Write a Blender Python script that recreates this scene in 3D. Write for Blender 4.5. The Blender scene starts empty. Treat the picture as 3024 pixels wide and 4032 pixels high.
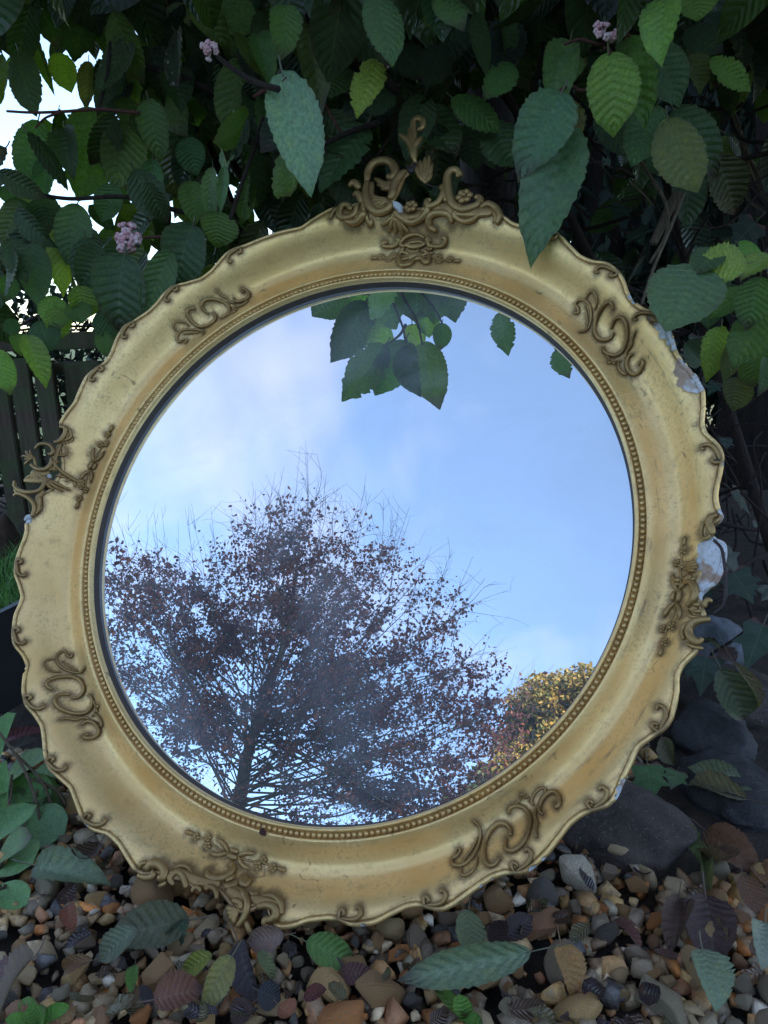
import bpy, bmesh, math, random
import numpy as np
from mathutils import Vector, Matrix, noise as mnoise

# ------------------------------------------------------------------ camera, world, sun, exposure
scene = bpy.context.scene
COL = scene.collection
rng = random.Random(11)
nrg = np.random.default_rng(7)
FOC = 3028.0                         # focal length in photograph pixels (3024 x 4032)
PITCH, ROLL = math.radians(13.0), math.radians(-2.0)
CAM_H = 0.521
SUN_EL, SUN_AZ = math.radians(15.0), math.radians(52.0)    # azimuth measured from +Y towards +X

_r = np.array([1.0, 0, 0]); _f = np.array([0, math.cos(PITCH), -math.sin(PITCH)]); _u = np.cross(_r, _f)
RIGHT = math.cos(ROLL) * _r + math.sin(ROLL) * _u
UP = -math.sin(ROLL) * _r + math.cos(ROLL) * _u
FWD = _f
M_CW = np.c_[RIGHT, -UP, FWD]        # (right, down, forward) -> world
CAM = np.array([0.0, 0.0, CAM_H])

cam_data = bpy.data.cameras.new('camera')
cam_data.sensor_fit = 'VERTICAL'; cam_data.sensor_height = 36.0; cam_data.sensor_width = 27.0
cam_data.lens = 36.0 * FOC / 4032.0
cam_data.clip_start = 0.01; cam_data.clip_end = 3000.0
cam = bpy.data.objects.new('camera', cam_data); COL.objects.link(cam)
cam.matrix_world = Matrix([[RIGHT[i], UP[i], -FWD[i], CAM[i]] for i in range(3)] + [[0, 0, 0, 1]])
scene.camera = cam

world = bpy.data.worlds.new('World'); world.cycles.sampling_method = 'MANUAL'; world.cycles.sample_map_resolution = 512; scene.world = world; world.use_nodes = True
wt = world.node_tree; wt.nodes.clear()
def wn(t, **k):
    n = wt.nodes.new(t)
    for a, b in k.items(): setattr(n, a, b)
    return n
w_out = wn('ShaderNodeOutputWorld'); w_bg = wn('ShaderNodeBackground')
w_sky = wn('ShaderNodeTexSky', sky_type='NISHITA', sun_disc=False)
w_sky.sun_elevation = SUN_EL; w_sky.sun_rotation = SUN_AZ; w_sky.altitude = 100
w_sky.air_density = 1.0; w_sky.dust_density = 0.25; w_sky.ozone_density = 2.6
w_bg.inputs['Strength'].default_value = 0.14
# thin broken evening cloud: a flat layer seen in perspective
w_tc = wn('ShaderNodeTexCoord'); w_sep = wn('ShaderNodeSeparateXYZ')
wt.links.new(w_tc.outputs['Generated'], w_sep.inputs[0])
w_mx = wn('ShaderNodeMath', operation='MAXIMUM'); w_mx.inputs[1].default_value = 0.0
wt.links.new(w_sep.outputs['Z'], w_mx.inputs[0])
w_ad = wn('ShaderNodeMath', operation='ADD'); w_ad.inputs[1].default_value = 0.22
wt.links.new(w_mx.outputs[0], w_ad.inputs[0])
w_dx = wn('ShaderNodeMath', operation='DIVIDE'); w_dy = wn('ShaderNodeMath', operation='DIVIDE')
wt.links.new(w_sep.outputs['X'], w_dx.inputs[0]); wt.links.new(w_ad.outputs[0], w_dx.inputs[1])
wt.links.new(w_sep.outputs['Y'], w_dy.inputs[0]); wt.links.new(w_ad.outputs[0], w_dy.inputs[1])
w_cmb = wn('ShaderNodeCombineXYZ')
wt.links.new(w_dx.outputs[0], w_cmb.inputs[0]); wt.links.new(w_dy.outputs[0], w_cmb.inputs[1])
w_cmb.inputs[2].default_value = 5.2
w_noi = wn('ShaderNodeTexNoise'); w_noi.inputs['Scale'].default_value = 2.3
w_noi.inputs['Detail'].default_value = 4.0; w_noi.inputs['Roughness'].default_value = 0.55
w_noi.inputs['Distortion'].default_value = 0.25
wt.links.new(w_cmb.outputs[0], w_noi.inputs['Vector'])
w_rmp = wn('ShaderNodeValToRGB')
w_rmp.color_ramp.elements[0].position = 0.49; w_rmp.color_ramp.elements[0].color = (0, 0, 0, 1)
w_rmp.color_ramp.elements[1].position = 0.80; w_rmp.color_ramp.elements[1].color = (0.34, 0.34, 0.34, 1)
wt.links.new(w_noi.outputs['Fac'], w_rmp.inputs['Fac'])
w_mix = wn('ShaderNodeMixRGB', blend_type='MIX')
w_mix.inputs['Color2'].default_value = (4.6, 3.7, 4.0, 1)
wt.links.new(w_rmp.outputs['Color'], w_mix.inputs['Fac'])
wt.links.new(w_sky.outputs['Color'], w_mix.inputs['Color1'])
w_veil = wn('ShaderNodeMixRGB', blend_type='MIX'); w_veil.inputs['Fac'].default_value = 0.07      # high thin haze over the whole sky
w_veil.inputs['Color2'].default_value = (2.9, 2.45, 2.2, 1)
wt.links.new(w_mix.outputs['Color'], w_veil.inputs['Color1'])
wt.links.new(w_veil.outputs['Color'], w_bg.inputs['Color'])
wt.links.new(w_bg.outputs[0], w_out.inputs['Surface'])

sun_data = bpy.data.lights.new('sun', 'SUN'); sun_data.energy = 2.5; sun_data.angle = math.radians(0.5)
sun_data.color = (1.0, 0.80, 0.58)
sun = bpy.data.objects.new('sun', sun_data); COL.objects.link(sun)
_sd = Vector((math.sin(SUN_AZ) * math.cos(SUN_EL), math.cos(SUN_AZ) * math.cos(SUN_EL), math.sin(SUN_EL)))
sun.rotation_euler = _sd.to_track_quat('Z', 'Y').to_euler()

vs = scene.view_settings
vs.view_transform = 'Standard'; vs.look = 'None'; vs.gamma = 1.0; vs.use_curve_mapping = False
vs.exposure = 2.05
scene.render.engine = 'CYCLES'
scene.render.resolution_x = 768; scene.render.resolution_y = 1024
scene.cycles.max_bounces = 6; scene.cycles.diffuse_bounces = 2; scene.cycles.glossy_bounces = 3
scene.cycles.transmission_bounces = 3; scene.cycles.transparent_max_bounces = 4

# ------------------------------------------------------------------ projection helpers
ZOOM = {'F': (0, 0, 1.8228), '1': (0, 0, .6631), '2': (1000, 0, .6329), '3': (1950, 0, .6474), '4': (0, 1200, .5425),
        '5': (2300, 1100, .4522), '6': (2300, 2000, .4522), 'B1': (0, 3200, .6028), 'B2': (1000, 3200, .6028),
        'B3': (2000, 3000, .6173), 'C': (1250, 430, .48222), 'L': (30, 1630, .27125), 'R': (2480, 1980, .28926),
        'B': (500, 3240, .42194), 'Q': (150, 2500, .22603), 'G': (1100, 1050, .8439)}
def px(z, x, y):
    a, b, s = ZOOM[z]; return (a + s * x, b + s * y)
def ray(p):
    d = M_CW @ np.array([(p[0] - 1512) / FOC, (p[1] - 2016) / FOC, 1.0]); return d       # unit forward depth
def at(p, depth): return CAM + ray(p) * depth
def on_z(p, z):
    d = ray(p); return CAM + d * ((z - CAM_H) / d[2])
def ground_depth(p): return CAM_H / -ray(p)[2] if ray(p)[2] < -.05 else 99.0
def to_px(w):
    c = M_CW.T @ (np.asarray(w) - CAM); return (1512 + FOC * c[0] / c[2], 2016 + FOC * c[1] / c[2], c[2])

# mirror pose: local x right, y up in the plane, z out of the glass; unit = metre
SC = 0.300
def _rot(w):
    w = np.array(w); th = np.linalg.norm(w); k = w / th
    K = np.array([[0, -k[2], k[1]], [k[2], 0, -k[0]], [-k[1], k[0], 0]])
    return np.eye(3) + math.sin(th) * K + (1 - math.cos(th)) * K @ K
_R = M_CW @ _rot((-0.3146, 0.3388, 0.2121))
MX, MY, MZ = _R[:, 0], -_R[:, 1], -_R[:, 2]
MB = np.c_[MX, MY, MZ]
MC = CAM + M_CW @ (np.array((-0.1667, 0.0279, 2.6442)) * SC)
def m_local(p, z=0.0):
    d = ray(p); s = ((MC + MZ * z - CAM) @ MZ) / (d @ MZ); q = CAM + d * s - MC
    return np.array([q @ MX, q @ MY])
def m_world(x, y, z): return MC + MX * x + MY * y + MZ * z
def m_depth(p, z=0.01):
    d = ray(p); return ((MC + MZ * z - CAM) @ MZ) / (d @ MZ)

# ------------------------------------------------------------------ mesh and object helpers
def mesh_np(name, V, Fq, smooth=True, mats=(), uv=None, attrs=None, colors=None):
    """V (n,3); Fq list of index lists or (m,k) array"""
    me = bpy.data.meshes.new(name)
    V = np.asarray(V, dtype=np.float32)
    if isinstance(Fq, np.ndarray):
        m, k = Fq.shape
        me.vertices.add(len(V)); me.vertices.foreach_set('co', V.ravel())
        me.loops.add(m * k); me.loops.foreach_set('vertex_index', Fq.astype(np.int32).ravel())
        me.polygons.add(m); me.polygons.foreach_set('loop_start', np.arange(0, m * k, k, dtype=np.int32))
        me.polygons.foreach_set('loop_total', np.full(m, k, dtype=np.int32))
        me.update(calc_edges=True)
    else:
        me.from_pydata(V.tolist(), [], Fq)
    if smooth: me.polygons.foreach_set('use_smooth', np.ones(len(me.polygons), dtype=bool))
    if uv is not None:
        li = np.zeros(len(me.loops), dtype=np.int32); me.loops.foreach_get('vertex_index', li)
        l = me.uv_layers.new(name='UVMap'); l.data.foreach_set('uv', np.asarray(uv, dtype=np.float32)[li].ravel())
    if attrs:
        for n, a in attrs.items():
            at_ = me.attributes.new(n, 'FLOAT', 'POINT'); at_.data.foreach_set('value', np.asarray(a, dtype=np.float32))
    if colors is not None:
        at_ = me.attributes.new('tint', 'FLOAT_COLOR', 'POINT')
        c = np.ones((len(V), 4), dtype=np.float32); c[:, :3] = colors
        at_.data.foreach_set('color', c.ravel())
    for m_ in mats: me.materials.append(m_)
    me.validate(); me.update()
    return me
def obj(name, me, parent=None, loc=None, color=None, kind=None):
    o = bpy.data.objects.new(name, me); COL.objects.link(o)
    if parent is not None: o.parent = parent
    if loc is not None: o.location = loc
    if color is not None: o.color = (*color, 1)
    if kind: o['kind'] = kind
    return o
def tag(o, label=None, cat=None, group=None, kind=None):
    if label: o['label'] = label
    if cat: o['category'] = cat
    if group: o['group'] = group
    if kind: o['kind'] = kind
    return o
def thing(name, loc, label, cat, group=None):
    o = bpy.data.objects.new(name, None); COL.objects.link(o); o.location = loc; o.empty_display_size = 0.05
    return tag(o, label, cat, group)

class Acc:
    """collects pieces into one mesh"""
    def __init__(s): s.v = []; s.f = []; s.c = []; s.uv = []; s.n = 0
    def add(s, V, Fc, col=None, uv=None):
        V = np.asarray(V, float); s.v.append(V); s.f += [[i + s.n for i in q] for q in Fc]; s.n += len(V)
        if col is not None: s.c.append(np.tile(np.asarray(col, float), (len(V), 1)) if np.ndim(col) == 1 else col)
        if uv is not None: s.uv.append(uv)
    def mesh(s, name, mat, smooth=True):
        return mesh_np(name, np.concatenate(s.v), s.f, smooth, [mat] if mat else [],
                       uv=np.concatenate(s.uv) if s.uv else None, colors=np.concatenate(s.c) if s.c else None)

def catmull(P, n=6):
    P = np.asarray(P, float)
    if len(P) < 3: return np.array([P[0] + (P[-1] - P[0]) * t for t in np.linspace(0, 1, n + 1)])
    Q = np.vstack([2 * P[0] - P[1], P, 2 * P[-1] - P[-2]]); out = []
    for i in range(1, len(Q) - 2):
        a, b, c, d = Q[i - 1], Q[i], Q[i + 1], Q[i + 2]
        for t in np.linspace(0, 1, n, endpoint=False):
            out.append(.5 * ((2 * b) + (c - a) * t + (2 * a - 5 * b + 4 * c - d) * t * t + (3 * b - a - 3 * c + d) * t ** 3))
    out.append(P[-1]); return np.array(out)
def tube(P, Rr, k=8, ref=(0, 0, 1), flat=1.0, caps=True):
    """tube along P (n,3) with radii; flat scales the section along ref"""
    P = np.asarray(P, float); n = len(P); Rr = np.broadcast_to(np.asarray(Rr, float), (n,))
    T = np.gradient(P, axis=0); T /= np.linalg.norm(T, axis=1)[:, None] + 1e-12
    ref = np.asarray(ref, float); V = []
    prev = None
    for i in range(n):
        a = np.cross(T[i], ref)
        if np.linalg.norm(a) < 0.15:
            a = prev - T[i] * (prev @ T[i]) if prev is not None else np.cross(T[i], (0.3, 1, 0.1))
        a /= np.linalg.norm(a); prev = a; b = np.cross(a, T[i])
        for j in range(k):
            w = 2 * math.pi * j / k
            V.append(P[i] + Rr[i] * (math.cos(w) * a + flat * math.sin(w) * b))
    Fc = [[i * k + j, i * k + (j + 1) % k, (i + 1) * k + (j + 1) % k, (i + 1) * k + j] for i in range(n - 1) for j in range(k)]
    if caps:
        V.append(P[0] - T[0] * Rr[0] * .6); V.append(P[-1] + T[-1] * Rr[-1] * .6); a0 = n * k
        Fc += [[j, a0, (j + 1) % k] for j in range(k)]
        Fc += [[(n - 1) * k + j, (n - 1) * k + (j + 1) % k, a0 + 1] for j in range(k)]
    return np.array(V), Fc
def ico(sub=2):
    bm = bmesh.new(); bmesh.ops.create_icosphere(bm, subdivisions=sub, radius=1.0)
    V = np.array([v.co[:] for v in bm.verts]); Fc = np.array([[v.index for v in f.verts] for f in bm.faces]); bm.free(); return V, Fc
ICO1, ICO2, ICO3 = ico(1), ico(2), ico(3)
ICO4 = ico(5)
def frame_of(y, n):
    y = np.asarray(y, float); y = y / np.linalg.norm(y); n = np.asarray(n, float); n = n - y * (n @ y); n /= np.linalg.norm(n) + 1e-12
    return np.c_[np.cross(y, n), y, n]
def mat4(B, o, s=(1, 1, 1)):
    B = np.asarray(B); return Matrix([[B[i, 0] * s[0], B[i, 1] * s[1], B[i, 2] * s[2], o[i]] for i in range(3)] + [[0, 0, 0, 1]])

# ------------------------------------------------------------------ material helpers
class NT:
    def __init__(s, name):
        s.m = bpy.data.materials.new(name); s.m.use_nodes = True; s.t = s.m.node_tree; s.t.nodes.clear()
        s.out = s.t.nodes.new('ShaderNodeOutputMaterial')
    def n(s, t, ins=None, **k):
        o = s.t.nodes.new(t)
        for a, b in k.items(): setattr(o, a, b)
        for a, b in (ins or {}).items():
            i = o.inputs[a]
            if hasattr(b, 'is_output') or isinstance(b, bpy.types.NodeSocket): s.t.links.new(b, i)
            else: i.default_value = b
        return o
    def math(s, op, a, b=0.0, c=0.0, clamp=False):
        o = s.t.nodes.new('ShaderNodeMath'); o.operation = op; o.use_clamp = clamp
        for i, v in enumerate((a, b, c)):
            if isinstance(v, bpy.types.NodeSocket): s.t.links.new(v, o.inputs[i])
            else: o.inputs[i].default_value = v
        return o.outputs[0]
    def mix(s, f, a, b, mode='MIX'):
        o = s.t.nodes.new('ShaderNodeMixRGB'); o.blend_type = mode
        for i, v in zip(('Fac', 'Color1', 'Color2'), (f, a, b)):
            if isinstance(v, bpy.types.NodeSocket): s.t.links.new(v, o.inputs[i])
            else: o.inputs[i].default_value = v if not isinstance(v, tuple) or len(v) == 4 else (*v, 1)
        return o.outputs[0]
    def ramp(s, f, stops):
        o = s.t.nodes.new('ShaderNodeValToRGB'); e = o.color_ramp.elements
        while len(e) < len(stops): e.new(0.5)
        for i, (p, c) in enumerate(stops):
            e[i].position = p; e[i].color = (c, c, c, 1) if not isinstance(c, tuple) else (*c, 1)
        s.t.links.new(f, o.inputs[0]); return o.outputs[0]
    def noise(s, vec, scale, detail=4, rough=.55, dist=0, out='Fac'):
        o = s.n('ShaderNodeTexNoise', {'Scale': scale, 'Detail': detail, 'Roughness': rough, 'Distortion': dist})
        if vec is not None: s.t.links.new(vec, o.inputs['Vector'])
        return o.outputs[out]
    def bump(s, h, strength=.3, dist=.002, normal=None):
        o = s.n('ShaderNodeBump', {'Strength': strength, 'Distance': dist, 'Height': h})
        if normal is not None: s.t.links.new(normal, o.inputs['Normal'])
        return o.outputs[0]
    def pbr(s, **k):
        o = s.t.nodes.new('ShaderNodeBsdfPrincipled')
        for a, b in k.items():
            a = {'color': 'Base Color', 'rough': 'Roughness', 'metal': 'Metallic', 'normal': 'Normal', 'spec': 'Specular IOR Level', 'coat': 'Coat Weight', 'coatr': 'Coat Roughness', 'alpha': 'Alpha'}[a]
            if isinstance(b, bpy.types.NodeSocket): s.t.links.new(b, o.inputs[a])
            else: o.inputs[a].default_value = (*b, 1) if isinstance(b, tuple) and len(b) == 3 else b
        return o.outputs[0]
    def done(s, sh): s.t.links.new(sh, s.out.inputs['Surface']); return s.m
    def coord(s, w='Object'): return s.n('ShaderNodeTexCoord').outputs[w]
    def attr(s, name, out='Fac'): return s.n('ShaderNodeAttribute', attribute_name=name).outputs[out]
    def tintsrc(s, src):
        return s.n('ShaderNodeObjectInfo').outputs['Color'] if src == 'object' else s.attr('tint', 'Color')

def leaf_material(name, src, veins=10.0, gloss=.30, trans=.34, dry=0.0):
    g = NT(name); base = g.tintsrc(src)
    uv = g.n('ShaderNodeUVMap', uv_map='UVMap').outputs[0]
    sp = g.n('ShaderNodeSeparateXYZ', {0: uv}); u, v = sp.outputs[0], sp.outputs[1]
    s = g.math('ABSOLUTE', g.math('MULTIPLY_ADD', u, 2.0, -1.0))
    oc = g.coord('Object')
    mid = g.math('LESS_THAN', s, 0.035)
    ph = g.math('FRACT', g.math('MULTIPLY', g.math('SUBTRACT', v, g.math('MULTIPLY', s, 0.20)), veins))
    d = g.math('ABSOLUTE', g.math('SUBTRACT', ph, 0.5))
    lat = g.ramp(d, [(0.0, 1.0), (0.10, 0.0)])
    vein = g.math('MAXIMUM', mid, g.math('MULTIPLY', lat, 0.6))
    n1 = g.noise(oc, 30.0, 3); n2 = g.noise(oc, 140.0, 2)
    col = g.mix(1.0, base, g.ramp(n1, [(0.3, 0.72), (0.7, 1.25)]), 'MULTIPLY')
    col = g.mix(g.math('MULTIPLY', vein, 0.32), col, g.mix(0.5, base, (0.24, 0.32, 0.14)))
    spots = g.ramp(g.noise(oc, 55.0, 3, .7), [(0.66 - .1 * dry, 0.0), (0.74 - .1 * dry, 1.0)])
    col = g.mix(g.math('MULTIPLY', spots, 0.5 + .4 * dry), col, (0.10, 0.045, 0.02))
    edge = g.ramp(s, [(0.80, 0.0), (1.0, 1.0)])
    col = g.mix(g.math('MULTIPLY', edge, g.math('MULTIPLY', n1, 0.45)), col, (0.10, 0.05, 0.03))
    if src == 'object':
        rn = g.n('ShaderNodeObjectInfo').outputs['Random']
        tip = g.math('MULTIPLY', g.ramp(g.math('ADD', v, g.math('MULTIPLY', g.math('SUBTRACT', n1, .5), .5)), [(0.72, 0.0), (0.95, 1.0)]), g.math('GREATER_THAN', rn, .68))
        col = g.mix(g.math('MULTIPLY', tip, .7), col, (0.09, 0.04, 0.045))
        col = g.mix(g.math('MULTIPLY', g.ramp(g.noise(oc, 9.0, 2), [(.5, 0.0), (.75, 1.0)]), .35), col, g.mix(1.0, col, (1.9, 1.5, .7), 'MULTIPLY'))
    pet = g.math('LESS_THAN', v, -0.004)
    col = g.mix(pet, col, (0.13, 0.035, 0.035))
    geo = g.n('ShaderNodeNewGeometry')
    col = g.mix(g.math('MULTIPLY', geo.outputs['Backfacing'], 0.55), col, g.mix(0.35, base, (0.22, 0.28, 0.17)))
    h = g.math('ADD', g.math('MULTIPLY', d, 0.7), g.math('MULTIPLY', n2, 0.25))
    nb = g.bump(h, .8, .004)
    b = g.pbr(color=col, rough=g.ramp(n2, [(0.2, gloss - .08), (0.8, gloss + .14)]), normal=nb, spec=.85)
    t = g.n('ShaderNodeBsdfTranslucent', {'Color': g.mix(1.0, col, (1.5, 1.7, 0.55), 'MULTIPLY')}).outputs[0]
    return g.done(g.n('ShaderNodeMixShader', {0: trans, 1: b, 2: t}).outputs[0])

def stone_material(name, src):
    g = NT(name); base = g.tintsrc(src)
    oc = g.coord('Object')
    if src == 'object':
        vec = g.n('ShaderNodeVectorMath', {0: oc, 1: g.n('ShaderNodeObjectInfo').outputs['Location']}, operation='ADD').outputs[0]
    else: vec = oc
    k = 1.0
    n1 = g.noise(vec, 60 * k, 6, .65); n2 = g.noise(vec, 260 * k, 5, .7); n3 = g.noise(vec, 28, 3, .5, .6)
    col = g.mix(1.0, base, g.ramp(n1, [(0.3, 0.5), (0.7, 1.6)]), 'MULTIPLY')
    col = g.mix(g.math('MULTIPLY', g.ramp(n3, [(0.52, 0.0), (0.58, 1.0)]), 0.7), col, (0.34, 0.25, 0.15))
    col = g.mix(g.math('MULTIPLY', g.ramp(n1, [(0.60, 0.0), (0.66, 1.0)]), 0.55), col, (0.055, 0.045, 0.04))
    col = g.mix(g.math('MULTIPLY', g.ramp(n2, [(0.60, 0.0), (0.70, 1.0)]), 0.4), col, (0.42, 0.38, 0.30))
    h = g.math('ADD', n1, g.math('MULTIPLY', n2, 0.5))
    return g.done(g.pbr(color=col, rough=g.ramp(n1, [(0.3, .28), (0.7, .62)]), normal=g.bump(h, .8, .004), spec=.45))

def rock_material(name, c1, c2, rough=.8, spk=.3):
    g = NT(name); oc = g.coord('Object')
    n1 = g.noise(oc, 9, 5, .65); n2 = g.noise(oc, 300, 4, .7); n3 = g.noise(oc, 45, 4, .65)
    col = g.mix(g.ramp(n1, [(0.35, 0.0), (0.65, 1.0)]), c1, c2)
    col = g.mix(1.0, col, g.ramp(n3, [(0.3, .6), (.7, 1.3)]), 'MULTIPLY')
    col = g.mix(g.math('MULTIPLY', g.ramp(n2, [(0.58, 0.0), (0.7, 1.0)]), spk), col, (0.30, 0.27, 0.26))
    h = g.math('ADD', n3, g.math('MULTIPLY', n2, .8))
    return g.done(g.pbr(color=col, rough=rough, normal=g.bump(h, .9, .004), spec=.35))

def gold_material(name, dark=0.0, frame=False):
    g = NT(name); oc = g.coord('Object')
    n1 = g.noise(oc, 14, 4, .62, .3); n2 = g.noise(oc, 75, 4, .68); n3 = g.noise(oc, 320, 3, .7); n4 = g.noise(oc, 38, 3, .6, 1.2)
    hi, lo = (0.92, 0.635, 0.28), (0.82, 0.525, 0.205)
    hi = tuple(c * (1 - .42 * dark) for c in hi); lo = tuple(c * (1 - .55 * dark) for c in lo)
    if dark > 1: hi, lo = (0.40, 0.255, 0.10), (0.25, 0.15, 0.058)
    col = g.mix(g.ramp(n1, [(0.36, 0.0), (0.62, 1.0)]), lo, hi)
    col = g.mix(g.math('MULTIPLY', g.ramp(n2, [(0.57, 0.0), (0.72, 1.0)]), .38), col, (0.42, 0.29, 0.15))
    fle = g.math('MULTIPLY', g.ramp(n3, [(0.52, 0.0), (0.64, 1.0)]), g.ramp(n1, [(0.42, 0.0), (0.62, 1.0)]))
    col = g.mix(g.math('MULTIPLY', fle, .30), col, (0.15, 0.09, 0.045))
    rough = g.ramp(n2, [(0.25, .40), (0.75, .56)])
    metal = .72
    if frame:
        dirt = g.attr('dirt'); chip = g.attr('chip'); brush = g.attr('brush')
        dm = g.math('MULTIPLY', dirt, g.ramp(g.math('ADD', g.math('MULTIPLY', n2, .6), g.math('MULTIPLY_ADD', dirt, .22, g.math('MULTIPLY', n3, .4))), [(0.44, 0.0), (0.66, 1.0)]), clamp=True)
        col = g.mix(g.math('MULTIPLY', dm, .8), col, (0.16, 0.095, 0.05))
        # worn rub marks running round the frame
        sep = g.n('ShaderNodeSeparateXYZ', {0: g.attr('polar', 'Vector')})
        pv = g.n('ShaderNodeCombineXYZ', {0: g.math('MULTIPLY', sep.outputs[0], 7.0), 1: g.math('MULTIPLY', sep.outputs[1], 150.0), 2: 0.0}).outputs[0]
        rub = g.noise(pv, 1.0, 5, .65)
        col = g.mix(g.math('MULTIPLY', g.math('MULTIPLY', g.ramp(rub, [(0.55, 0.0), (0.68, 1.0)]), g.ramp(n4, [(0.42, 0.0), (0.6, 1.0)])), g.math('MULTIPLY_ADD', brush, .5, .25)), col, (0.27, 0.19, 0.12))
        scr = g.math('MULTIPLY', g.ramp(g.math('ABSOLUTE', g.math('SUBTRACT', g.noise(oc, 11, 3, .5, .4), .5)), [(0.0, 1.0), (0.006, 0.0)]), g.ramp(n4, [(.56, 0.0), (.60, 1.0)]))
        col = g.mix(g.math('MULTIPLY', scr, .7), col, (0.14, 0.085, 0.05))
        # gesso showing where the gilding has broken away
        cm = g.ramp(g.math('ADD', chip, g.math('MULTIPLY', g.math('SUBTRACT', n2, .5), .9)), [(0.40, 0.0), (0.43, 1.0)])
        wood = g.ramp(g.noise(oc, 42, 3, .5, .8), [(0.52, 0.0), (0.60, 1.0)])
        ges = g.mix(wood, (0.60, 0.59, 0.60), (0.42, 0.28, 0.20))
        ges = g.mix(g.ramp(n2, [(0.50, 0.0), (0.72, .65)]), ges, (0.40, 0.31, 0.20))
        ges = g.mix(g.ramp(n3, [(0.56, 0.0), (0.66, .6)]), ges, (0.22, 0.17, 0.13))
        col = g.mix(cm, col, ges)
        metal = g.math('MULTIPLY', g.math('SUBTRACT', 1.0, cm), .72)
        rough = g.math('MAXIMUM', rough, g.math('MULTIPLY', cm, .95))
        h = g.math('ADD', g.math('MULTIPLY', n2, .35), g.math('ADD', g.math('MULTIPLY', n3, .25), g.math('MULTIPLY', cm, g.math('MULTIPLY_ADD', n2, 2.0, -2.2))))
        nb = g.bump(h, .45, .0012)
    else:
        nb = g.bump(g.math('ADD', n2, g.math('MULTIPLY', n3, .5)), .35, .0012)
    return g.done(g.pbr(color=col, rough=rough, metal=metal, normal=nb))

def simple_material(name, c, rough=.7, metal=0.0, var=.3, scale=30, bump=.3, bdist=.002):
    g = NT(name); oc = g.coord('Object'); n = g.noise(oc, scale, 6, .65); n2 = g.noise(oc, scale * 6, 4, .6)
    col = g.mix(1.0, c, g.ramp(n, [(0.28, 1 - var), (0.72, 1 + var)]), 'MULTIPLY')
    return g.done(g.pbr(color=col, rough=rough, metal=metal, normal=g.bump(g.math('ADD', n, g.math('MULTIPLY', n2, .4)), bump, bdist)))
def bark_material(name, c1, c2, sx=40, sz=5):
    g = NT(name); oc = g.coord('Object')
    v = g.n('ShaderNodeMapping', {'Vector': oc, 'Scale': (sx, sx, sz)}).outputs[0]
    n = g.noise(v, 1.0, 7, .7, .4)
    col = g.mix(g.ramp(n, [(.35, 0.0), (.65, 1.0)]), c1, c2)
    return g.done(g.pbr(color=col, rough=.9, normal=g.bump(n, .9, .012)))
def wood_material(name, c1, c2, moss):
    g = NT(name); oc = g.coord('Object')
    v = g.n('ShaderNodeMapping', {'Vector': oc, 'Scale': (90, 90, 4)}).outputs[0]
    n = g.noise(v, 1.0, 6, .65, .5); m = g.noise(oc, 7, 5, .6)
    col = g.mix(g.ramp(n, [(.3, 0.0), (.7, 1.0)]), c1, c2)
    col = g.mix(g.math('MULTIPLY', g.ramp(m, [(.42, 0.0), (.6, 1.0)]), .8), col, moss)
    return g.done(g.pbr(color=col, rough=.85, normal=g.bump(n, .5, .002)))
def tint_material(name, rough=.6, trans=.25):
    g = NT(name); c = g.attr('tint', 'Color'); n = g.noise(g.coord('Object'), 40, 3)
    c = g.mix(1.0, c, g.ramp(n, [(.3, .75), (.7, 1.25)]), 'MULTIPLY')
    b = g.pbr(color=c, rough=rough); t = g.n('ShaderNodeBsdfTranslucent', {'Color': c}).outputs[0]
    return g.done(g.n('ShaderNodeMixShader', {0: trans, 1: b, 2: t}).outputs[0])

M = {}
M['leaf'] = leaf_material('viburnum_leaf', 'object')
M['leaf_mass'] = leaf_material('viburnum_leaf_mass', 'tint')
M['leaf_fallen'] = leaf_material('fallen_leaf', 'object', veins=9, gloss=.45, trans=.12, dry=.45)
M['sage'] = leaf_material('soft_leaf', 'object', veins=6, gloss=.5, trans=.15)
M['ivy'] = leaf_material('ivy_leaf', 'object', veins=3, gloss=.3, trans=.1)
M['stone'] = stone_material('flint_stone', 'object')
M['stone_mass'] = stone_material('flint_gravel', 'tint')
M['gold'] = gold_material('gilt_frame', 0.0, True)
M['gold_orn'] = gold_material('gilt_ornament', 1.25)
M['gold_bead'] = gold_material('gilt_bead', .5)
M['twig'] = bark_material('twig_bark', (0.022, 0.014, 0.012), (0.06, 0.035, 0.028), 200, 60)
M['redtwig'] = bark_material('red_stem', (0.10, 0.028, 0.025), (0.16, 0.055, 0.045), 200, 60)
M['drytwig'] = bark_material('dry_stem', (0.14, 0.10, 0.065), (0.26, 0.20, 0.14), 200, 60)
M['bark'] = bark_material('hedge_bark', (0.007, 0.005, 0.004), (0.032, 0.019, 0.014))
M['beech_bark'] = bark_material('beech_bark', (0.11, 0.095, 0.085), (0.22, 0.19, 0.16), 12, 4)
M['fence'] = wood_material('fence_wood', (0.055, 0.036, 0.026), (0.15, 0.098, 0.068), (0.075, 0.105, 0.04))
M['soil'] = simple_material('damp_soil', (0.045, 0.032, 0.023), .9, 0, .5, 40, .8, .01)
M['lawn'] = simple_material('lawn', (0.05, 0.10, 0.03), .9, 0, .5, 3, .8, .03)
M['tint'] = tint_material('plain_foliage', .6, .25)
M['tint_beech'] = tint_material('copper_foliage', .45, .5)
M['plastic'] = simple_material('black_edging', (0.02, 0.021, 0.024), .4, 0, .3, 20, .2)
M['wire'] = simple_material('dark_wire', (0.045, 0.03, 0.03), .55, .5, .3, 200)
M['gesso'] = simple_material('gesso', (0.50, 0.49, 0.48), .85, 0, .18, 120, .5)

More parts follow.
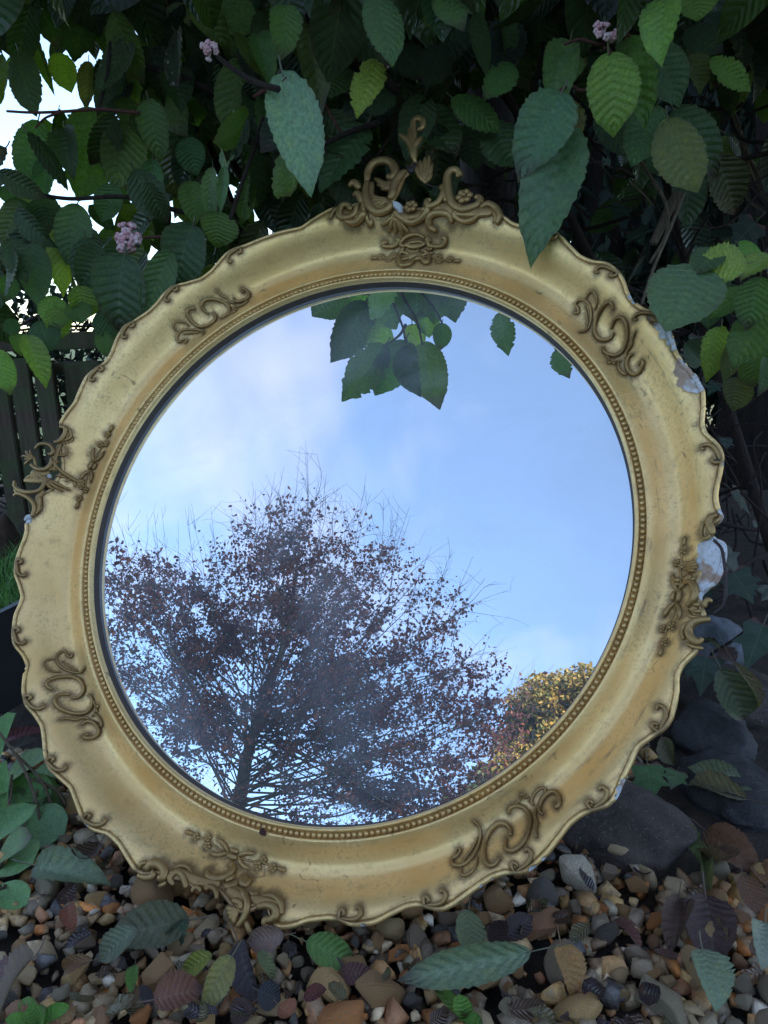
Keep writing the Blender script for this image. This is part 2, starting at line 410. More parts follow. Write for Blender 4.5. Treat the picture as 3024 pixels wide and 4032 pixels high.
# ------------------------------------------------------------------ ground
def sheet(name, pts, z, mat, sub=1):
    me = mesh_np(name, [(x, y, z) for x, y in pts], [list(range(len(pts)))], False, [mat]); return obj(name, me, kind='structure')
sheet('ground', [(-900, -900), (900, -900), (900, 900), (-900, 900)], -0.034, M['lawn'])
sheet('soil_bed', [(-3.5, -1.2), (4.5, -1.2), (4.5, 3.2), (-3.5, 3.2)], -0.022, M['soil'])
gv = []; gf = []
GX, GY = 60, 50
for j in range(GY + 1):
    for i in range(GX + 1):
        x = -0.95 + 1.9 * i / GX; y = 0.1 + 1.5 * j / GY
        gv.append((x, y, -0.010 + 0.010 * mnoise.noise(Vector((x * 9, y * 9, 1)))))
for j in range(GY):
    for i in range(GX):
        a = j * (GX + 1) + i; gf.append([a, a + 1, a + GX + 2, a + GX + 1])
gravel_bed = obj('gravel_bed', mesh_np('gravel_bed', gv, gf, True, [M['soil']]), kind='structure')

STONE_COL = [(0.40, 0.29, 0.16), (0.33, 0.20, 0.09), (0.50, 0.20, 0.06), (0.24, 0.19, 0.15), (0.12, 0.12, 0.13), (0.30, 0.27, 0.21),
             (0.26, 0.13, 0.07), (0.54, 0.44, 0.30), (0.07, 0.07, 0.078), (0.36, 0.18, 0.10), (0.20, 0.165, 0.13), (0.62, 0.58, 0.52), (0.48, 0.32, 0.14), (0.38, 0.22, 0.10)]
STONE_W = [3, 4, 2.6, 3, 1.6, 2, 2.5, 2, 1.2, 1.8, 2.4, .9, 2.2, 2.6]
def stone_shape(seed, base, round_):
    r = np.random.default_rng(seed); V = base[0].copy()
    N = r.normal(size=(11, 3)); N /= np.linalg.norm(N, axis=1)[:, None]; o = r.uniform(.52, .95, 11)
    d = V @ N.T; rad = np.where(d > .05, o / np.maximum(d, .05), 9.)
    k = 60 if not round_ else 6.0
    rr = -np.log(np.exp(-k * rad).sum(1)) / k
    rr = np.clip(rr, .3, 1.25)
    if round_: rr = .5 + .5 * rr
    off = Vector((seed * 3.1, 1.7, seed))
    rr = rr * np.array([1 + (.05 if not round_ else .10) * mnoise.fractal(Vector(v) * 2.6 + off, .8, 2, 5) for v in V])
    V = V * rr[:, None] * np.array([1.0, r.uniform(.62, .95), r.uniform(.45, .75)])
    return V / np.abs(V).max()
def hull_stone(seed, npts, bev):
    r = np.random.default_rng(seed + 900); P = r.normal(size=(npts, 3)); P /= np.linalg.norm(P, axis=1)[:, None]; P *= r.uniform(.75, 1.0, (npts, 1)) * np.array([1.0, r.uniform(.6, .95), r.uniform(.42, .8)])
    bm = bmesh.new()
    for p in P: bm.verts.new(p)
    h = bmesh.ops.convex_hull(bm, input=bm.verts[:]); bmesh.ops.delete(bm, geom=[g_ for g_ in h['geom_interior'] if isinstance(g_, bmesh.types.BMVert)], context='VERTS')
    bmesh.ops.dissolve_limit(bm, angle_limit=math.radians(14), verts=bm.verts[:], edges=bm.edges[:])
    if bev:
        bmesh.ops.bevel(bm, geom=bm.edges[:], offset=bev, segments=2, affect='EDGES', clamp_overlap=True)
        for v in bm.verts:
            v.co += v.co.normalized() * .05 * mnoise.fractal(v.co * 2.4 + Vector((seed, 2, 5)), .8, 2, 4)
    bmesh.ops.triangulate(bm, faces=bm.faces[:]); bm.normal_update(); bm.verts.index_update()
    V = np.array([v.co[:] for v in bm.verts]); Fc = np.array([[v.index for v in f.verts] for f in bm.faces]); bm.free(); return V / np.abs(V).max(), Fc
STN_HI = [hull_stone(s_, 13 + s_ % 9, .07) for s_ in range(20)] + [(stone_shape(s_, ICO3, True), ICO3[1]) for s_ in range(5)]
STN_LO = [hull_stone(s_ + 50, 10 + s_ % 5, 0) for s_ in range(16)]
STN_ME = [mesh_np('stone', V, Fc, True, [M['stone']]) for V, Fc in STN_HI]
for m_ in STN_ME[:20]: m_.set_sharp_from_angle(angle=math.radians(40))
def rand_rot(r):
    q = np.array([r.gauss(0, 1), r.gauss(0, 1), r.gauss(0, 1)]); a = Matrix.Rotation(r.uniform(0, 6.28), 3, 'Z') @ Matrix.Rotation(r.gauss(0, .5), 3, 'X') @ Matrix.Rotation(r.gauss(0, .5), 3, 'Y')
    return np.array(a)
# upper layer: the stones that can be picked out
pts = []
def far_enough(x, y, d):
    return all((x - a) ** 2 + (y - b) ** 2 > (.74 * (d + c)) ** 2 for a, b, c in pts)
tries = 0; hero_st = []
def no_gravel(p): return (p[0] > 2560 and p[1] < 3440) or (p[0] < 420 and p[1] < 2950)
while len(hero_st) < 300 and tries < 60000:
    tries += 1
    p = (rng.uniform(-60, 3084), rng.uniform(3280, 4075)) if rng.random() < .86 else (rng.uniform(0, 700), rng.uniform(3050, 3350))
    w = on_z(p, 0.006); s = min(.022, max(.0065, rng.lognormvariate(math.log(.0108), .42)))
    if no_gravel(p): continue
    if not far_enough(w[0], w[1], s): continue
    pts.append((w[0], w[1], s)); hero_st.append((w, s))
for w, s in hero_st:
    i = rng.randrange(len(STN_ME)); B = rand_rot(rng)
    o = obj('stone', STN_ME[i], gravel_bed, color=tuple(min(.85, c * k_) for c, k_ in zip(rng.choices(STONE_COL, STONE_W)[0], (1.38, 1.22, 1.02))))
    z = .35 * s + .006 + .004 * rng.random()
    o.matrix_local = mat4(B, (w[0], w[1], z), (s, s, s))
# lower layer, all the rest of the gravel, as one part
Vs, Fs, Cs = [], [], []; nn = 0
for k in range(10000):
    x = rng.uniform(-.75, .75); y = rng.uniform(.38, 1.15)
    if (y > .95 and abs(x) < .35) or no_gravel(to_px((x, y, .01))): continue
    s = min(.015, rng.lognormvariate(math.log(.0080), .38)); V, Fc = STN_LO[rng.randrange(len(STN_LO))]
    V2 = (V * s) @ rand_rot(rng).T + np.array([x, y, -.001 + .014 * rng.random()])
    Vs.append(V2); Fs.append(Fc + nn); nn += len(V)
    Cs.append(np.tile(np.array(rng.choices(STONE_COL, STONE_W)[0]) * np.array([1.12, 1, .85]) * rng.uniform(.8, 1.45), (len(V), 1)))
obj('small_gravel', mesh_np('small_gravel', np.concatenate(Vs), np.concatenate(Fs), False, [M['stone_mass']], colors=np.concatenate(Cs)), gravel_bed, kind='stuff')

# ------------------------------------------------------------------ mirror
OUTL = []
def ol(z, L): OUTL.extend(px(z, x, y) for x, y in L)
ol('C', [(1600, 920), (1500, 850), (1400, 815), (1330, 800), (1220, 800), (1100, 800), (1000, 790), (940, 770), (850, 800), (730, 790), (600, 790), (500, 780), (390, 750), (260, 790), (190, 790), (110, 810), (0, 870)])
ol('F', [(650, 487), (600, 500), (560, 515), (530, 528), (508, 535), (490, 545), (475, 560), (455, 580), (430, 598), (400, 610), (372, 618), (352, 635), (340, 652), (320, 672), (290, 692), (268, 703), (252, 728), (240, 760), (225, 783), (205, 796), (185, 813), (172, 840), (160, 870), (142, 892)])
ol('L', [(715, 180), (860, 240), (870, 310), (800, 390), (700, 430), (720, 600), (690, 760), (640, 860), (590, 960), (560, 1060), (430, 1180), (430, 1330), (390, 1430), (320, 1500), (250, 1550)])
ol('F', [(55, 1145), (50, 1165), (40, 1190), (32, 1215), (30, 1240), (38, 1262), (44, 1290), (38, 1312)])
ol('F', [(30, 1330), (25, 1370), (28, 1394), (45, 1415), (54, 1436), (49, 1465), (47, 1495), (53, 1525), (71, 1545), (86, 1570), (92, 1602), (95, 1638), (105, 1665), (125, 1682), (149, 1704), (161, 1733), (173, 1766), (185, 1788), (205, 1798), (231, 1805), (255, 1828), (274, 1858), (288, 1881), (308, 1894)])
ol('B', [(250, 480), (330, 500), (380, 560), (430, 540), (520, 560), (580, 620), (680, 630), (780, 640), (880, 700), (960, 780), (1040, 860), (1140, 850), (1230, 800), (1350, 840)])
ol('F', [(583, 2000), (608, 2010), (635, 2006), (664, 1994), (707, 1989), (734, 1992), (754, 2002), (777, 2004), (813, 1998), (846, 1980), (879, 1964), (906, 1960), (929, 1967), (955, 1971), (982, 1959), (1012, 1937), (1038, 1918), (1064, 1901), (1094, 1890), (1128, 1892), (1148, 1882), (1185, 1849), (1209, 1818), (1233, 1785), (1260, 1764), (1287, 1754), (1314, 1746), (1334, 1727), (1351, 1686), (1368, 1650), (1381, 1618), (1411, 1596), (1440, 1578), (1455, 1556), (1465, 1519), (1469, 1494), (1468, 1464), (1478, 1440), (1498, 1420), (1515, 1406)])
ol('R', [(930, 1880), (850, 1850), (810, 1760), (860, 1650), (1000, 1600), (1080, 1540), (1010, 1440), (1000, 1330), (990, 1240), (1080, 1150), (1210, 1100), (1290, 920), (1335, 720), (1325, 520), (1230, 490), (1120, 430), (1110, 340), (1180, 260), (1290, 250), (1310, 190), (1240, 90)])
ol('F', [(1552, 1075), (1555, 1050), (1562, 1020), (1566, 988), (1561, 968), (1547, 951), (1530, 936), (1522, 914), (1525, 881), (1524, 842), (1505, 809), (1480, 782), (1465, 762), (1458, 737), (1450, 710), (1440, 688), (1421, 672), (1401, 669), (1383, 658), (1368, 643), (1358, 628), (1352, 608), (1340, 586), (1315, 567), (1283, 563), (1254, 549), (1226, 522), (1205, 499), (1176, 489), (1141, 488)])
RIMZ = .021
_o = np.array([m_local(p, RIMZ) for p in OUTL]); _th = np.arctan2(_o[:, 1], _o[:, 0]); _rr = np.hypot(_o[:, 0], _o[:, 1])
_i = np.argsort(_th); _th, _rr = _th[_i], _rr[_i]
NTH = 1300
TH = np.linspace(-math.pi, math.pi, NTH, endpoint=False)
ROUT = np.interp(TH, np.r_[_th - 2 * math.pi, _th, _th + 2 * math.pi], np.r_[_rr, _rr, _rr])
for _ in range(5): ROUT = (np.roll(ROUT, 1) + 2 * ROUT + np.roll(ROUT, -1)) / 4
def rout(t): return np.interp((t + math.pi) % (2 * math.pi), np.r_[TH + math.pi, 2 * math.pi], np.r_[ROUT, ROUT[0]])
PU = np.array([0, .08, .2, .35, .5, .65, .78, .9, 1.0]); PZ = np.array([.0015, -.0005, -.0055, -.0095, -.0080, .0020, .0130, .0200, .0215])
_pc = np.linspace(0, 1, 200); _pz = np.interp(_pc, PU, PZ)
for _ in range(120): _pz[1:-1] = (_pz[:-2] + 2 * _pz[1:-1] + _pz[2:]) / 4
R0 = .3042
_ft = np.fft.rfft(ROUT); _ft[4:] = 0; RSM = np.fft.irfft(_ft, NTH)            # the turned moulding under the scalloped edge
def rsm(t): return np.interp((t + math.pi) % (2 * math.pi), np.r_[TH + math.pi, 2 * math.pi], np.r_[RSM, RSM[0]])
def surf_z(x, y):
    r = math.hypot(x, y); ro = rsm(math.atan2(y, x)) - .004
    return float(np.interp((r - R0) / (ro - R0), _pc, _pz))
def base_world():
    W = np.array([m_world(ROUT[i] * math.cos(TH[i]), ROUT[i] * math.sin(TH[i]), -.02) for i in range(NTH)]); return W[np.argmin(W[:, 2])]
BASE_W = base_world()
print('mirror lowest point', BASE_W, 'camera height', CAM_H)
BL = np.array([(BASE_W - MC) @ MX, (BASE_W - MC) @ MY, (BASE_W - MC) @ MZ])
mirror = thing('ornate_mirror', (0, 0, 0), 'large round gilt mirror with chipped scalloped frame leaning back in the garden', 'mirror')
mirror.matrix_world = mat4(MB, BASE_W)

# gilt frame body
ORN_PTS = []       # filled by the ornament tables, used for the grime round them
def frame_body():
    st = []    # stations: function of index -> (r, z)
    U = np.linspace(0, 1, 34)
    rows = []
    def row(r, z, u): rows.append((np.broadcast_to(r, (NTH,)), np.broadcast_to(z, (NTH,)), u))
    row(.2945, -.0335, 0); row(.2936, -.0060, 0)
    for a in np.linspace(0, math.pi, 7): row(.2957 - .0023 * math.cos(a), -.0045 + .0048 * math.sin(a), 0)
    row(.2982, -.0042, 0); row(.3034, -.0042, 0); row(.3036, -.0005, 0)
    wob = np.array([mnoise.noise(Vector((math.cos(t) * 3, math.sin(t) * 3, 2))) for t in TH])
    for u in U:
        r_ = R0 + u * (ROUT - .0050 - R0); row(r_, np.interp((r_ - R0) / (RSM - .004 - R0), _pc, _pz) + .0008 * wob * math.sin(math.pi * u), u)
    zr = np.interp((ROUT - .005 - R0) / (RSM - .004 - R0), _pc, _pz)
    row(ROUT - .0049, zr - .0014, 1)
    for a in np.linspace(0.1, math.pi - .1, 7): row(ROUT - .0025 - .0024 * math.cos(a), zr - .0006 + .0028 * math.sin(a), 1)
    row(ROUT - .0004, zr - .006, 1); row(ROUT - .003, zr - .016, 1); row(ROUT - .012, zr - .026, 1); row(ROUT - .03, -.036, 1); row(.31, -.040, 1); row(.2945, -.0400, 0)
    nr = len(rows); V = np.zeros((nr, NTH, 3)); u_ = np.zeros((nr, NTH))
    for k, (r, z, u) in enumerate(rows):
        V[k, :, 0] = r * np.cos(TH); V[k, :, 1] = r * np.sin(TH); V[k, :, 2] = z; u_[k] = u
    idx = np.arange(nr * NTH).reshape(nr, NTH)
    a = idx; b = np.roll(idx, -1, 1); nx = np.roll(idx, -1, 0); nxb = np.roll(nx, -1, 1)
    Fq = np.stack([a, nx, nxb, b], -1).reshape(-1, 4)
    return V.reshape(-1, 3), Fq, u_.ravel()

CHIPS = [(1363, 640, 8), (1372, 650, 8), (1366, 632, 6), (1408, 682, 11), (1420, 690, 14), (1430, 702, 17), (1438, 720, 15), (1448, 738, 10), (1456, 752, 7), (1470, 785, 11), (1474, 800, 16), (1482, 817, 19), (1495, 828, 19), (1509, 836, 14), (1490, 800, 13),
         (1551, 990, 5), (1563, 1003, 4), (1569, 1125, 13), (1560, 1105, 8), (1530, 1180, 18), (1555, 1190, 22), (1530, 1210, 22), (1558, 1225, 24), (1538, 1245, 20), (1520, 1262, 14), (1560, 1170, 16), (1520, 1285, 9), (1545, 1172, 14),
         (60, 1124, 12), (188, 1787, 6), (182, 1779, 4), (54, 1440, 5), (53, 1450, 4), (1340, 1705, 9), (1346, 1690, 7), (1334, 1722, 6), (1150, 1880, 7), (1158, 1875, 5), (1176, 1857, 5), (786, 2001, 6), (1040, 1915, 4), (1064, 1901, 3), (1206, 500, 7), (1213, 507, 5), (1516, 1404, 5), (1324, 1738, 3), (118, 1676, 3)]

def surf_stroke(z, pts, extra=0.0):
    """photograph polyline -> points in mirror coordinates on the moulding"""
    out = []
    for x, y in pts:
        p = px(z, x, y); h = .01
        for _ in range(3):
            q = m_local(p, h); h = surf_z(*q)
        out.append((q[0], q[1], h + extra))
    return np.array(out)
PXM = SC * 2.75 / FOC          # metres per photograph pixel near the mirror
def stroke(acc, z, pts, r, lift=.45, taper=(.7, .75), flat=.85, k=8, mesh=True, rec=True):
    P = catmull(surf_stroke(z, pts), 5)
    R_ = r * ZOOM[z][2] * PXM
    n = len(P); t = np.linspace(0, 1, n)
    rr = R_ * np.minimum(1, np.minimum(taper[0] + (1 - taper[0]) * t / .25, taper[1] + (1 - taper[1]) * (1 - t) / .25))
    P = P.copy(); P[:, 2] += lift * rr
    if rec: ORN_PTS.extend([(a, b, R_) for a, b, _ in P[::3]])
    V, Fc = tube(P, rr, k, (0, 0, 1), flat)
    acc.add(V - BL, Fc)
def local_stroke(acc, P, r, lift=.45, taper=(.65, .7), flat=.85, k=8):
    P = np.array([(x, y, surf_z(x, y)) for x, y in catmull(P, 5)])
    n = len(P); t = np.linspace(0, 1, n)
    rr = r * np.minimum(1, np.minimum(taper[0] + (1 - taper[0]) * t / .25, taper[1] + (1 - taper[1]) * (1 - t) / .25))
    P[:, 2] += lift * rr; ORN_PTS.extend([(a, b, r) for a, b, _ in P[::3]])
    V, Fc = tube(P, rr, k, (0, 0, 1), flat); acc.add(V - BL, Fc)
def ball(acc, c, r, sz=.8):
    acc.add(ICO2[0] * np.array([r, r, r * sz]) + np.asarray(c) - BL, ICO2[1].tolist())
def rosette(acc, x, y, R_, petals=5, a0=0.3, h=None):
    z = surf_z(x, y) if h is None else h
    ORN_PTS.append((x, y, R_))
    for i in range(petals):
        a = a0 + i * 2 * math.pi / petals
        ball(acc, (x + .60 * R_ * math.cos(a), y + .60 * R_ * math.sin(a), z + .25 * R_), .46 * R_, .75)
    ball(acc, (x, y, z + .5 * R_), .34 * R_, 1)
def part_mesh(acc, name, parent, mat): return obj(name, acc.mesh(name, M[mat]), parent)

# -- crest
acc = Acc()
for r, L in [(30, [(410, 600), (420, 520), (470, 460), (550, 440), (610, 460), (640, 520), (625, 575), (580, 560)]), (30, [(720, 520), (680, 560), (640, 620), (620, 700), (600, 745)]),
             (28, [(410, 600), (398, 680), (410, 760), (450, 830), (510, 872), (570, 850), (600, 800), (580, 770)]), (26, [(265, 640), (310, 615), (345, 660)]), (25, [(300, 705), (345, 715), (365, 775)]), (15, [(380, 660), (375, 780), (395, 870)]),
             (25, [(275, 830), (250, 795), (205, 805), (185, 855), (205, 905), (260, 920), (310, 880), (325, 795)]), (28, [(245, 945), (320, 955), (385, 905), (370, 860)]), (16, [(405, 860), (415, 920), (440, 960), (450, 930)]), (16, [(110, 905), (140, 835), (220, 790)]),
             (25, [(640, 860), (690, 912), (770, 942), (850, 922), (900, 870), (890, 825), (865, 850)]), (22, [(925, 750), (895, 765), (915, 805), (970, 785), (1010, 740), (1030, 675), (1010, 640)]),
             (27, [(1140, 555), (1165, 545), (1140, 515), (1095, 520), (1065, 565), (1068, 640), (1080, 720), (1110, 790), (1180, 832), (1250, 822), (1310, 792), (1332, 745), (1295, 728)]), (18, [(1045, 590), (1035, 680), (1050, 760)]),
             (20, [(1150, 850), (1122, 860), (1135, 905), (1200, 942), (1280, 922), (1320, 860)]), (22, [(1335, 810), (1395, 785), (1460, 818), (1490, 880), (1470, 955)]), (14, [(1420, 820), (1455, 880), (1450, 940)]),
             (24, [(960, 985), (918, 965), (920, 915), (960, 880), (1020, 870), (1075, 890), (1105, 945)]), (16, [(545, 1050), (525, 1045), (525, 1085), (575, 1112), (632, 1090), (650, 1030), (625, 1025)]), (16, [(910, 1045), (885, 1020), (900, 1085), (960, 1107), (1020, 1085), (1035, 1030), (1010, 1025)]),
             (15, [(735, 1080), (685, 1102), (668, 1050), (720, 1010), (800, 998), (862, 1020)]), (14, [(725, 1090), (755, 1050), (830, 1048), (862, 1105)]), (18, [(705, 1140), (668, 1200), (690, 1272), (742, 1272), (790, 1230), (850, 1222), (892, 1255), (912, 1200), (880, 1160)])]:
    stroke(acc, 'C', L, r * 1.4, lift=.6)
for r, L in [(52, [(420, 730), (500, 800), (600, 800)]), (58, [(940, 830), (1050, 810), (1180, 840), (1320, 840), (1420, 840)]), (46, [(600, 760), (640, 660), (690, 560)]), (50, [(210, 840), (300, 870), (400, 850)]), (50, [(620, 870), (760, 890), (880, 860)]), (46, [(700, 1050), (780, 1080), (860, 1050)]), (48, [(720, 1210), (790, 1190), (870, 1200)]), (30, [(1050, 620), (1060, 700), (1060, 790)]), (40, [(800, 430), (780, 480), (730, 520), (680, 580)]), (34, [(830, 560), (860, 500), (880, 440)]), (40, [(440, 600), (430, 700), (470, 800)])]:
    stroke(acc, 'C', L, r, lift=.05, flat=.4)
crest = part_mesh(acc, 'crest_ornament', mirror, 'gold_orn')
def fan(name, parent, z, base, tips, r, lift=.4, bend=.12):
    a = Acc()
    for i, t in enumerate(tips):
        b = np.array(base, float); t = np.array(t, float); m = (b + t) / 2; d = t - b
        m = m + np.array([-d[1], d[0]]) * bend * (i - (len(tips) - 1) / 2) / max(1, len(tips) - 1)
        stroke(a, z, [b, m, t], r, lift=lift, taper=(.35, .45), k=7)
    return part_mesh(a, name, parent, 'gold_orn')
fan('acanthus_leaf', crest, 'C', (660, 660), [(470, 570), (490, 620), (520, 655), (560, 600), (610, 590)], 30)
fan('acanthus_leaf', crest, 'C', (600, 745), [(425, 705), (440, 745), (455, 785), (490, 810)], 22)
fan('acanthus_leaf', crest, 'C', (800, 440), [(672, 210), (715, 225), (752, 160), (795, 190), (852, 232)], 34, bend=-.35)
a_ = Acc(); stroke(a_, 'C', [(795, 330), (790, 200), (785, 120), (815, 85), (862, 105), (858, 160), (822, 175)], 30); part_mesh(a_, 'finial_scroll', crest, 'gold_orn')
fan('acanthus_leaf', crest, 'C', (885, 610), [(800, 465), (840, 425), (880, 400), (915, 385), (938, 450), (930, 520)], 25)
fan('shell', crest, 'C', (650, 880), [(535, 955), (575, 985), (630, 992), (690, 1002), (740, 990)], 24)
fan('shell', crest, 'C', (1010, 850), [(945, 800), (980, 785), (1030, 770), (1080, 790), (1090, 830)], 20)
fan('shell', crest, 'C', (785, 1200), [(735, 1120), (765, 1105), (800, 1100), (835, 1115)], 15)
fan('shell', crest, 'C', (1210, 915), [(1160, 870), (1210, 865), (1270, 860)], 20)
a_ = Acc(); stroke(a_, 'C', [(740, 470), (770, 520), (800, 450)], 26); stroke(a_, 'C', [(830, 430), (800, 480), (870, 600), (1000, 650)], 8); part_mesh(a_, 'stem_wire', crest, 'wire')
for (x, y, R_) in [(770, 815, 60), (1205, 735, 74), (920, 1140, 32)]:
    a_ = Acc(); q = surf_stroke('C', [(x, y)])[0]; rosette(a_, q[0], q[1], R_ * .48222 * PXM, 6, h=q[2] + .002); part_mesh(a_, 'rosette', crest, 'gold_orn')
a_ = Acc(); stroke(a_, 'C', [(610, 775), (660, 800), (690, 860)], 34, lift=.2); part_mesh(a_, 'gesso_patch', crest, 'gesso')

# -- side and foot ornaments
acc = Acc()
for r, L in [(35, [(770, 190), (850, 210), (890, 290), (860, 360), (780, 400), (690, 420)]), (25, [(920, 250), (980, 290), (975, 370), (920, 420), (880, 430)]), (30, [(410, 510), (470, 450), (560, 440), (640, 470), (682, 540), (650, 590), (600, 580)]),
             (33, [(640, 650), (672, 700), (630, 770), (540, 812), (430, 800), (350, 740)]), (30, [(110, 980), (108, 1050), (170, 1110), (260, 1140), (370, 1142), (480, 1112), (560, 1050), (592, 980), (560, 930), (520, 945)]), (30, [(800, 740), (765, 740), (770, 800), (820, 870), (900, 912), (970, 880)]),
             (22, [(880, 470), (905, 560), (870, 630), (800, 640), (755, 700), (740, 760), (760, 860)]), (20, [(730, 500), (810, 500)]), (20, [(730, 590), (810, 582)]), (18, [(700, 545), (850, 540)]), (32, [(100, 1190), (160, 1162), (250, 1190), (330, 1240), (392, 1310), (402, 1400), (365, 1490)]),
             (26, [(425, 1235), (500, 1240), (532, 1320), (520, 1420), (460, 1470)]), (16, [(540, 1120), (510, 1180), (545, 1200)]), (22, [(640, 840), (690, 840), (720, 820)])]:
    stroke(acc, 'L', L, r * 1.15, lift=.6)
for r, L in [(56, [(780, 440), (720, 560), (720, 720), (720, 860)]), (58, [(350, 850), (480, 870), (640, 870)]), (60, [(250, 960), (380, 960), (540, 960), (660, 960)]), (52, [(560, 1130), (450, 1200), (450, 1330), (410, 1450)]), (40, [(880, 300), (930, 330), (900, 400), (800, 430)]), (30, [(380, 620), (400, 700), (420, 790)]), (30, [(120, 1010), (110, 1100), (150, 1170)])]:
    stroke(acc, 'L', L, r, lift=.05, flat=.4)
side_l = part_mesh(acc, 'side_ornament', mirror, 'gold_orn')
fan('acanthus_leaf', side_l, 'L', (370, 640), [(265, 540), (330, 525), (220, 610), (250, 665), (250, 745)], 26)
fan('shell', side_l, 'L', (440, 820), [(260, 940), (320, 960), (380, 985), (450, 985), (510, 940)], 27)
fan('shell', side_l, 'L', (860, 880), [(745, 920), (800, 962), (870, 995), (940, 1005), (1010, 990), (1085, 950)], 23)
fan('acanthus_leaf', side_l, 'L', (620, 1000), [(815, 1062), (760, 1102), (690, 1122)], 30)
a_ = Acc(); stroke(a_, 'L', [(620, 910), (690, 960)], 40, lift=.1); part_mesh(a_, 'gesso_patch', side_l, 'gesso')
a_ = Acc(); stroke(a_, 'L', [(340, 1505), (290, 1490), (250, 1540)], 36, lift=0, flat=.5); part_mesh(a_, 'gesso_patch', side_l, 'gesso')
acc = Acc()
for r, L in [(38, [(740, 1090), (820, 1082), (880, 1150), (892, 1240), (860, 1330), (785, 1405)]), (34, [(600, 1055), (680, 1060)]), (25, [(590, 1112), (670, 1112)]),
             (28, [(1110, 1350), (1060, 1328), (1020, 1370), (1020, 1420)]), (25, [(870, 1390), (950, 1390)]), (25, [(870, 1480), (960, 1480)]), (22, [(790, 1470), (840, 1550), (1000, 1565)]), (40, [(1080, 1590), (960, 1600), (860, 1642), (800, 1740), (830, 1840), (910, 1902), (980, 1860)]), (24, [(830, 1635), (750, 1670), (712, 1760), (735, 1855)]), (22, [(760, 1910), (860, 1962), (990, 1985)])]:
    stroke(acc, 'R', L, r * 1.1, lift=.6)
side_r = part_mesh(acc, 'side_ornament', mirror, 'gold_orn'); side_r['label'] = 'broken side ornament with white plaster and a bent wire showing'
a_ = Acc(); stroke(a_, 'R', [(1180, 170), (1100, 205), (1080, 290), (1110, 370), (1125, 430)], 42); stroke(a_, 'R', [(1100, 330), (1010, 270), (975, 380), (990, 470), (1060, 485), (1110, 420)], 22); part_mesh(a_, 'scroll', side_r, 'gold_orn')
fan('acanthus_leaf', side_r, 'R', (760, 905), [(900, 790), (925, 830), (930, 875), (890, 925)], 30)
fan('shell', side_r, 'R', (800, 1075), [(720, 1010), (770, 985), (830, 970), (890, 1020)], 26)
a_ = Acc(); P = catmull(surf_stroke('R', [(1130, 570), (1220, 690), (1250, 850), (1270, 1050), (1272, 1300), (1240, 1460), (1120, 1560)]), 6); P[:, 2] += .012 + .006 * np.sin(np.linspace(0, math.pi, len(P)))
V, Fc = tube(P, 17 * .28926 * PXM, 8); a_.add(V - BL, Fc); part_mesh(a_, 'wire', side_r, 'wire')
acc = Acc()
for r, L in [(24, [(240, 450), (258, 490), (190, 512), (110, 490)]), (33, [(190, 430), (240, 380), (320, 390), (365, 450), (350, 510), (305, 512)]), (18, [(370, 540), (350, 572), (305, 592)]), (26, [(440, 575), (410, 520), (440, 470), (500, 460), (540, 510), (560, 600)]), (20, [(450, 420), (510, 400), (580, 420), (602, 465)]),
             (17, [(610, 640), (640, 600), (680, 610), (690, 642)]), (20, [(740, 622), (770, 595), (820, 610), (845, 660), (840, 705)]), (30, [(760, 455), (770, 500), (850, 522), (940, 490), (992, 430), (985, 378)]), (28, [(920, 590), (980, 592), (1035, 558)]), (22, [(930, 542), (1005, 498)]),
             (26, [(980, 655), (1000, 620), (1070, 640), (1120, 700), (1132, 780), (1102, 880), (1040, 965)]), (20, [(1150, 650), (1200, 672), (1225, 645)]), (24, [(990, 720), (1060, 742), (1072, 802)]), (22, [(1120, 920), (1140, 980), (1165, 1035)]), (24, [(1240, 722), (1300, 682), (1380, 690), (1440, 750), (1452, 845)]),
             (28, [(1230, 782), (1310, 765), (1382, 790), (1402, 850), (1362, 900), (1300, 912), (1312, 962), (1385, 992)]), (18, [(120, 420), (140, 380), (190, 370)])]:
    stroke(acc, 'B', L, r * 1.15, lift=.6)
for r, L in [(50, [(380, 480), (480, 480), (600, 530), (720, 570), (860, 580)]), (55, [(940, 640), (1030, 700), (1060, 820)]), (46, [(1150, 720), (1260, 740), (1420, 780)])]:
    stroke(acc, 'B', L, r, lift=.05, flat=.4)
foot = part_mesh(acc, 'foot_ornament', mirror, 'gold_orn')
fan('shell', foot, 'B', (760, 540), [(620, 480), (610, 530), (640, 580), (700, 590)], 22)
fan('acanthus_leaf', foot, 'B', (1080, 600), [(1085, 500), (1120, 485), (1155, 520)], 30)
fan('acanthus_leaf', foot, 'B', (1040, 810), [(930, 790), (935, 850), (960, 910), (1000, 960)], 28)
